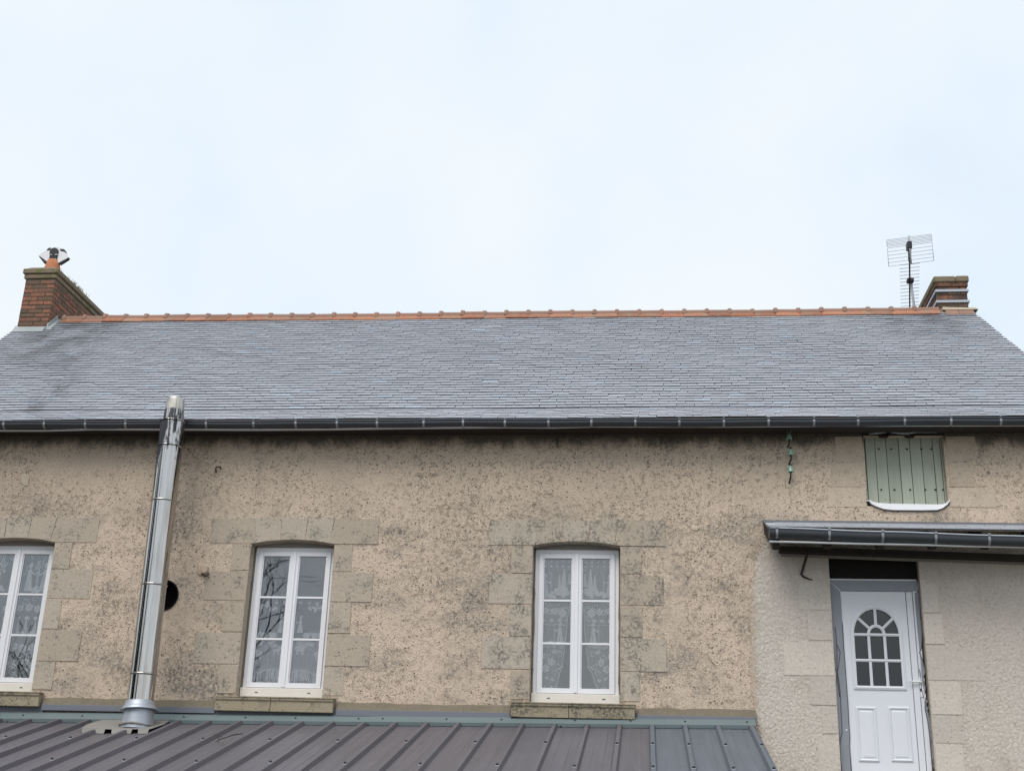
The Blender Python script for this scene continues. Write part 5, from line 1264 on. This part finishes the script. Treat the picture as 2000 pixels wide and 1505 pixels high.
for s, E_ in ((-1, EL), (1, ER)):
    ed = (lambda z, E_=E_: (c-.52, c-sm(E_, z))) if s < 0 else (lambda z, E_=E_: (c+sm(E_, z), c+.52))
    net(c, 0, 0, ZB, ZT, fy, 'sheer', cu, ed)
    lc = Lace(fy)
    lc.clip = (lambda x, z, E_=E_: x < c-sm(E_, z)-.002 and z < ZT-.02) if s < 0 else (lambda x, z, E_=E_: x > c+sm(E_, z)+.002 and z < ZT-.02)
    # hem
    zz_ = [ZB+(ZT-ZB)*k/30 for k in range(31)]; cl = lc.clip; lc.clip = None
    lc.ribbon([(c+s*(sm(E_, z)+.006), z) for z in zz_], .009); lc.clip = cl
    m = lambda x: c+s*x
    for z, rr in ((zq(440), .03), (zq(470), .022)):
        for x in (.10, .17, .24, .31, .38): lc.spray(m(x), z, rr*1.4, -1.5 if x < .2 else -1.3); 
    lc.scroll(m(.08), zq(485), .03, s, -1)
    for x, h in ((.09, .21), (.155, .26), (.205, .19)): lc.cypress(m(x), zq(625), h)
    lc.bush(m(.12), zq(665), .10, .07); lc.bush(m(.20), zq(660), .08, .07)
    lc.person(m(.375), zq(668), .27, -s); lc.bush(m(.33), zq(672), .07, .05)
    for x, z, r in ((.26, zq(765), .045), (.17, zq(775), .05), (.36, zq(760), .04), (.43, zq(775), .045)): lc.flower(m(x), z, r)
    for x, z, r, u in ((.12, zq(760), .045, 1), (.215, zq(730), .04, -1), (.31, zq(775), .04, 1), (.40, zq(735), .035, -1), (.14, zq(815), .04, 1), (.33, zq(725), .035, 1)): lc.scroll(m(x), z, r, s if u > 0 else -s, u)
    for x in (.20, .29, .38, .45): lc.spray(m(x), zq(810), .06, -math.pi/2)
    lc.person(m(.19), zq(970), .25, s); lc.cypress(m(.42), zq(965), .22); lc.cypress(m(.47), zq(965), .26)
    lc.ribbon([(m(.13+k*.03), zq(850)-.004*math.sin(k*1.4)) for k in range(13)], .006)
    lc.bush(m(.24), zq(985), .09, .03); lc.bush(m(.36), zq(990), .09, .04)
    for x, z, r in ((.40, zq(1050), .05), (.28, zq(1090), .045), (.35, zq(1130), .05), (.44, zq(1120), .045), (.25, zq(1020), .03)): lc.flower(m(x), z, r)
    for x, z, r, u in ((.19, zq(1040), .04, 1), (.21, zq(1110), .042, -1), (.24, zq(1160), .035, 1), (.46, zq(1080), .04, 1), (.31, zq(1050), .04, -1), (.41, zq(1180), .035, 1)): lc.scroll(m(x), z, r, s if u > 0 else -s, u)
    for x, z in ((.26, zq(1190)), (.33, zq(1180)), (.40, zq(1220)), (.46, zq(1160))): lc.spray(m(x), z, .055, -math.pi/2+.3*s)
    lc.sheep(m(.43), zq(1255), .045, s); lc.bush(m(.34), zq(1270), .06, .03)
    lc.done(cu)
# second window: thin net with a scalloped, fringed valance of sheep
random.seed(82); c = WIN['w1']
cu = empty('lace_curtain', (c, CYY, ZB), 'thin net curtain with a fringed scalloped hem in the window beside the pipe', 'curtain')
fy = lambda x: CYY+.010*math.sin(x*36+1)+.004*math.sin(x*83)
zq = lambda v: P(560, 960+v/3.271, CYY).z
net(c, c-.52, c+.52, ZB-.02, ZT, fy, 'sheer_thin', cu)
for s in (-1, 1):
    sc_ = lambda x: zq(1130)-.035*math.cos((x-.25)*math.pi/.14)*1.0+.02
    ed = None
    x0, x1 = (c-.47, c-.03) if s < 0 else (c+.03, c+.47)
    lc = Lace(fy)
    xs_ = [x0+(x1-x0)*k/40 for k in range(41)]
    sz = [zq(1150)+.05*abs(math.cos((x-x0)/(x1-x0)*math.pi*1.5+.5*math.pi*(s > 0)))-.02 for x in xs_]
    for a, b, z0, z1 in zip(xs_, xs_[1:], sz, sz[1:]):
        pass
    mb = MB(); n = len(xs_); mb.add([(x, fy(x)-.012, z) for x, z in zip(xs_, sz)]+[(x, fy(x)-.012, zq(960)) for x in xs_], [(i, i+1, n+i+1, n+i) for i in range(n-1)]); mb.build('valance', M['sheer'], cu)
    lc.fy = lambda x: fy(x)-.014
    lc.ribbon([(x, z) for x, z in zip(xs_, sz)], .010); lc.ribbon([(x, z+.022) for x, z in zip(xs_, sz)], .005)
    for k in range(58):
        x = random.uniform(x0, x1); z = interp(list(zip(xs_, sz))[::-1], 1) if False else sz[min(40, int((x-x0)/(x1-x0)*40))]
        lc.ribbon([(x, z), (x+random.uniform(-.004, .004), z-.05), (x+random.uniform(-.01, .01), z-random.uniform(.10, .15))], random.uniform(.004, .009))
    m = lambda x: c+s*x
    for x, z, r in ((.36, zq(1035), .055), (.14, zq(1000), .06), (.31, zq(915), .05), (.20, zq(915), .048), (.41, zq(905), .05)): lc.sheep(m(x), z, r, s)
    lc.person(m(.12), zq(900), .20, -s); lc.bush(m(.39), zq(975), .08, .05); lc.bush(m(.22), zq(970), .1, .05)
    for x, z in ((.42, zq(760)), (.33, zq(745)), (.24, zq(765))): lc.bush(m(x), z, .05, .05)
    lc.ribbon([(m(.06+k*.035), zq(940)+.006*math.sin(k*1.7)) for k in range(12)], .008)
    for x in (.10, .2, .3, .4): lc.spray(m(x), zq(700), .05, -math.pi/2)
    lc.done(cu)
# first window: dense lace
random.seed(83); c = WIN['w0']
cu = empty('lace_curtain', (c, CYY, ZB), 'dense flowered white lace curtain in the window cut by the left edge of the photo', 'curtain')
fy = lambda x: CYY+.012*math.sin(x*33)+.005*math.sin(x*77)
net(c, c-.52, c+.52, ZB-.02, ZT, fy, 'sheer_thin', cu)
lc = Lace(fy); zq = lambda v: P(50, 1100+v/3.716, CYY).z
for x in (-.38, -.24, -.1, .08, .19, .30, .41):
    lc.flower(c+x, zq(320)+random.uniform(-.03, .03), .05); lc.scroll(c+x+.05, zq(270)+random.uniform(-.03, .03), .045, random.choice((-1, 1)), 1); lc.spray(c+x, zq(380), .07, -math.pi/2)
    lc.cypress(c+x, zq(530), random.uniform(.16, .27)); lc.bush(c+x+.04, zq(525), .06, .04)
    lc.flower(c+x, zq(610)+random.uniform(-.02, .02), .055); lc.flower(c+x+.06, zq(715)+random.uniform(-.03, .03), .05); lc.scroll(c+x, zq(670), .05, random.choice((-1, 1)), random.choice((-1, 1)))
    lc.scroll(c+x+.05, zq(780), .05, random.choice((-1, 1)), 1); lc.spray(c+x+.03, zq(820), .06, -1.2); lc.leaf(c+x, zq(840), .07, .6)
for x in (-.33, .13, .33): lc.person(c+x, zq(200), .36, 1 if x < .2 else -1); lc.bush(c+x+.08, zq(205), .07, .06)
for k in range(26): xx, z_ = c+random.uniform(-.46, .46), random.uniform(zq(150), ZT-.08); lc.ribbon([(xx, z_), (xx+random.uniform(-.03, .03), z_+.06), (xx+random.uniform(-.05, .05), z_+.13)], .012); lc.leaf(xx, z_, .06, random.uniform(0, 6))
lc.done(cu)

# ------------------------------------------------------------------ trees behind the camera: bare ones mirrored in glass, evergreens added to darken steel
random.seed(91)
def bare_tree(x, y, h, label):
    o = empty('bare_tree', (x, y, 0), label, 'tree', 'bare winter trees across the yard')
    tr, br = MB(), MB()
    def grow(p, d, ln, r, lev, mb):
        pts = [p]; dd = d.copy()
        for k in range(4):
            dd = (dd+Vector((random.gauss(0, .10), random.gauss(0, .10), random.gauss(.03, .06)))).normalized(); pts.append(pts[-1]+dd*ln/4)
        mb.tube(pts, [r*(1-.13*k) for k in range(5)], 6 if lev < 2 else 3, cap=False)
        if lev >= 6: return
        for k in range(3 if lev < 3 else 2):
            u = random.uniform(.45, 1); i = min(int(u*4), 3); q = pts[i]+(pts[i+1]-pts[i])*(u*4-i)
            nd = (dd+Vector((random.gauss(0, .62), random.gauss(0, .62), random.gauss(.12, .35)))).normalized(); grow(q, nd, ln*random.uniform(.62, .8), r*.56, lev+1, br)
    grow(Vector((x, y, -.1)), Vector((0, 0, 1)), h*.34, h*.014, 0, tr)
    tr.build('trunk', M['bark'], o); br.build('crown', M['bark'], o)
for x, y, h, d in ((-18.3, -33, 17, 'nearest bare winter tree across the yard, mirrored in the window beside the steel pipe'), (-24.5, -44, 18, 'tallest bare winter tree across the yard, behind the nearest one'), (-32, -38, 15, 'bare winter tree farthest to the left across the yard')): bare_tree(x, y, h, d)
def evergreen(x, y, h, r, label):  # unseen tree, put in to mirror a dark band in the steel pipe
    o = empty('reflection_evergreen', (x, y, 0), label, 'tree', 'unseen evergreens added to darken the flue reflection')
    tr = MB(); tr.tube([(x, y, -.1), (x+.1, y, h*.5), (x, y, h*.95)], [.2, .12, .03], 7); tr.build('trunk', M['bark'], o)
    lf_ = MB()
    for k in range(2600):
        z = h*(1-random.random()**.8*.94); rad = r*(1-z/h)**.7*math.sqrt(random.random())+.1; a = random.random()*6.283
        c_ = Vector((x+rad*math.cos(a), y+rad*math.sin(a), z)); u = Vector((random.gauss(0, 1), random.gauss(0, 1), random.gauss(0, .5))).normalized()*.32; v = Vector((random.gauss(0, 1), random.gauss(0, 1), random.gauss(-.4, .6))).normalized()*.2
        lf_.add([c_-u, c_+v, c_+u, c_-v], [(0, 1, 2, 3)])
    lf_.build('crown', M['conifer'], o)
for x, y, h, r, d in ((-17, -4.5, 11, 2.2, 'unseen evergreen added left of the yard to darken the flue reflection, the one nearest the house'), (-18.5, -9, 12, 2.6, 'unseen evergreen added left of the yard to darken the flue reflection, second from the house'), (-20, -13.5, 12.5, 2.7, 'unseen evergreen added left of the yard to darken the flue reflection, middle of the row'),
                      (-30, -19, 15, 3.0, 'unseen evergreen added left of the yard to darken the flue reflection, fourth from the house'), (-37, -31, 15, 3.0, 'unseen evergreen added left of the yard to darken the flue reflection, farthest from the house'), (-13.1, -17, 10.5, 1.9, 'slender unseen evergreen added right of the evergreen row for a dark band in the flue')): evergreen(x, y, h, r, d)
# landing in front of the door
ld = empty('landing', (2.9, -.9, 0), 'concrete landing with steps below the white door', 'landing')
mb = MB(); mb.box(1.75, 4.3, -1.7, -.02, 0, DZ0-.03); mb.build('platform', M['concrete'], ld)
for k in range(12):
    mb = MB(); mb.box(4.302+k*.27, 4.572+k*.27-.002, -1.5, -.3, 0, DZ0-.03-(k+1)*.175); mb.build('step', M['concrete'], ld)
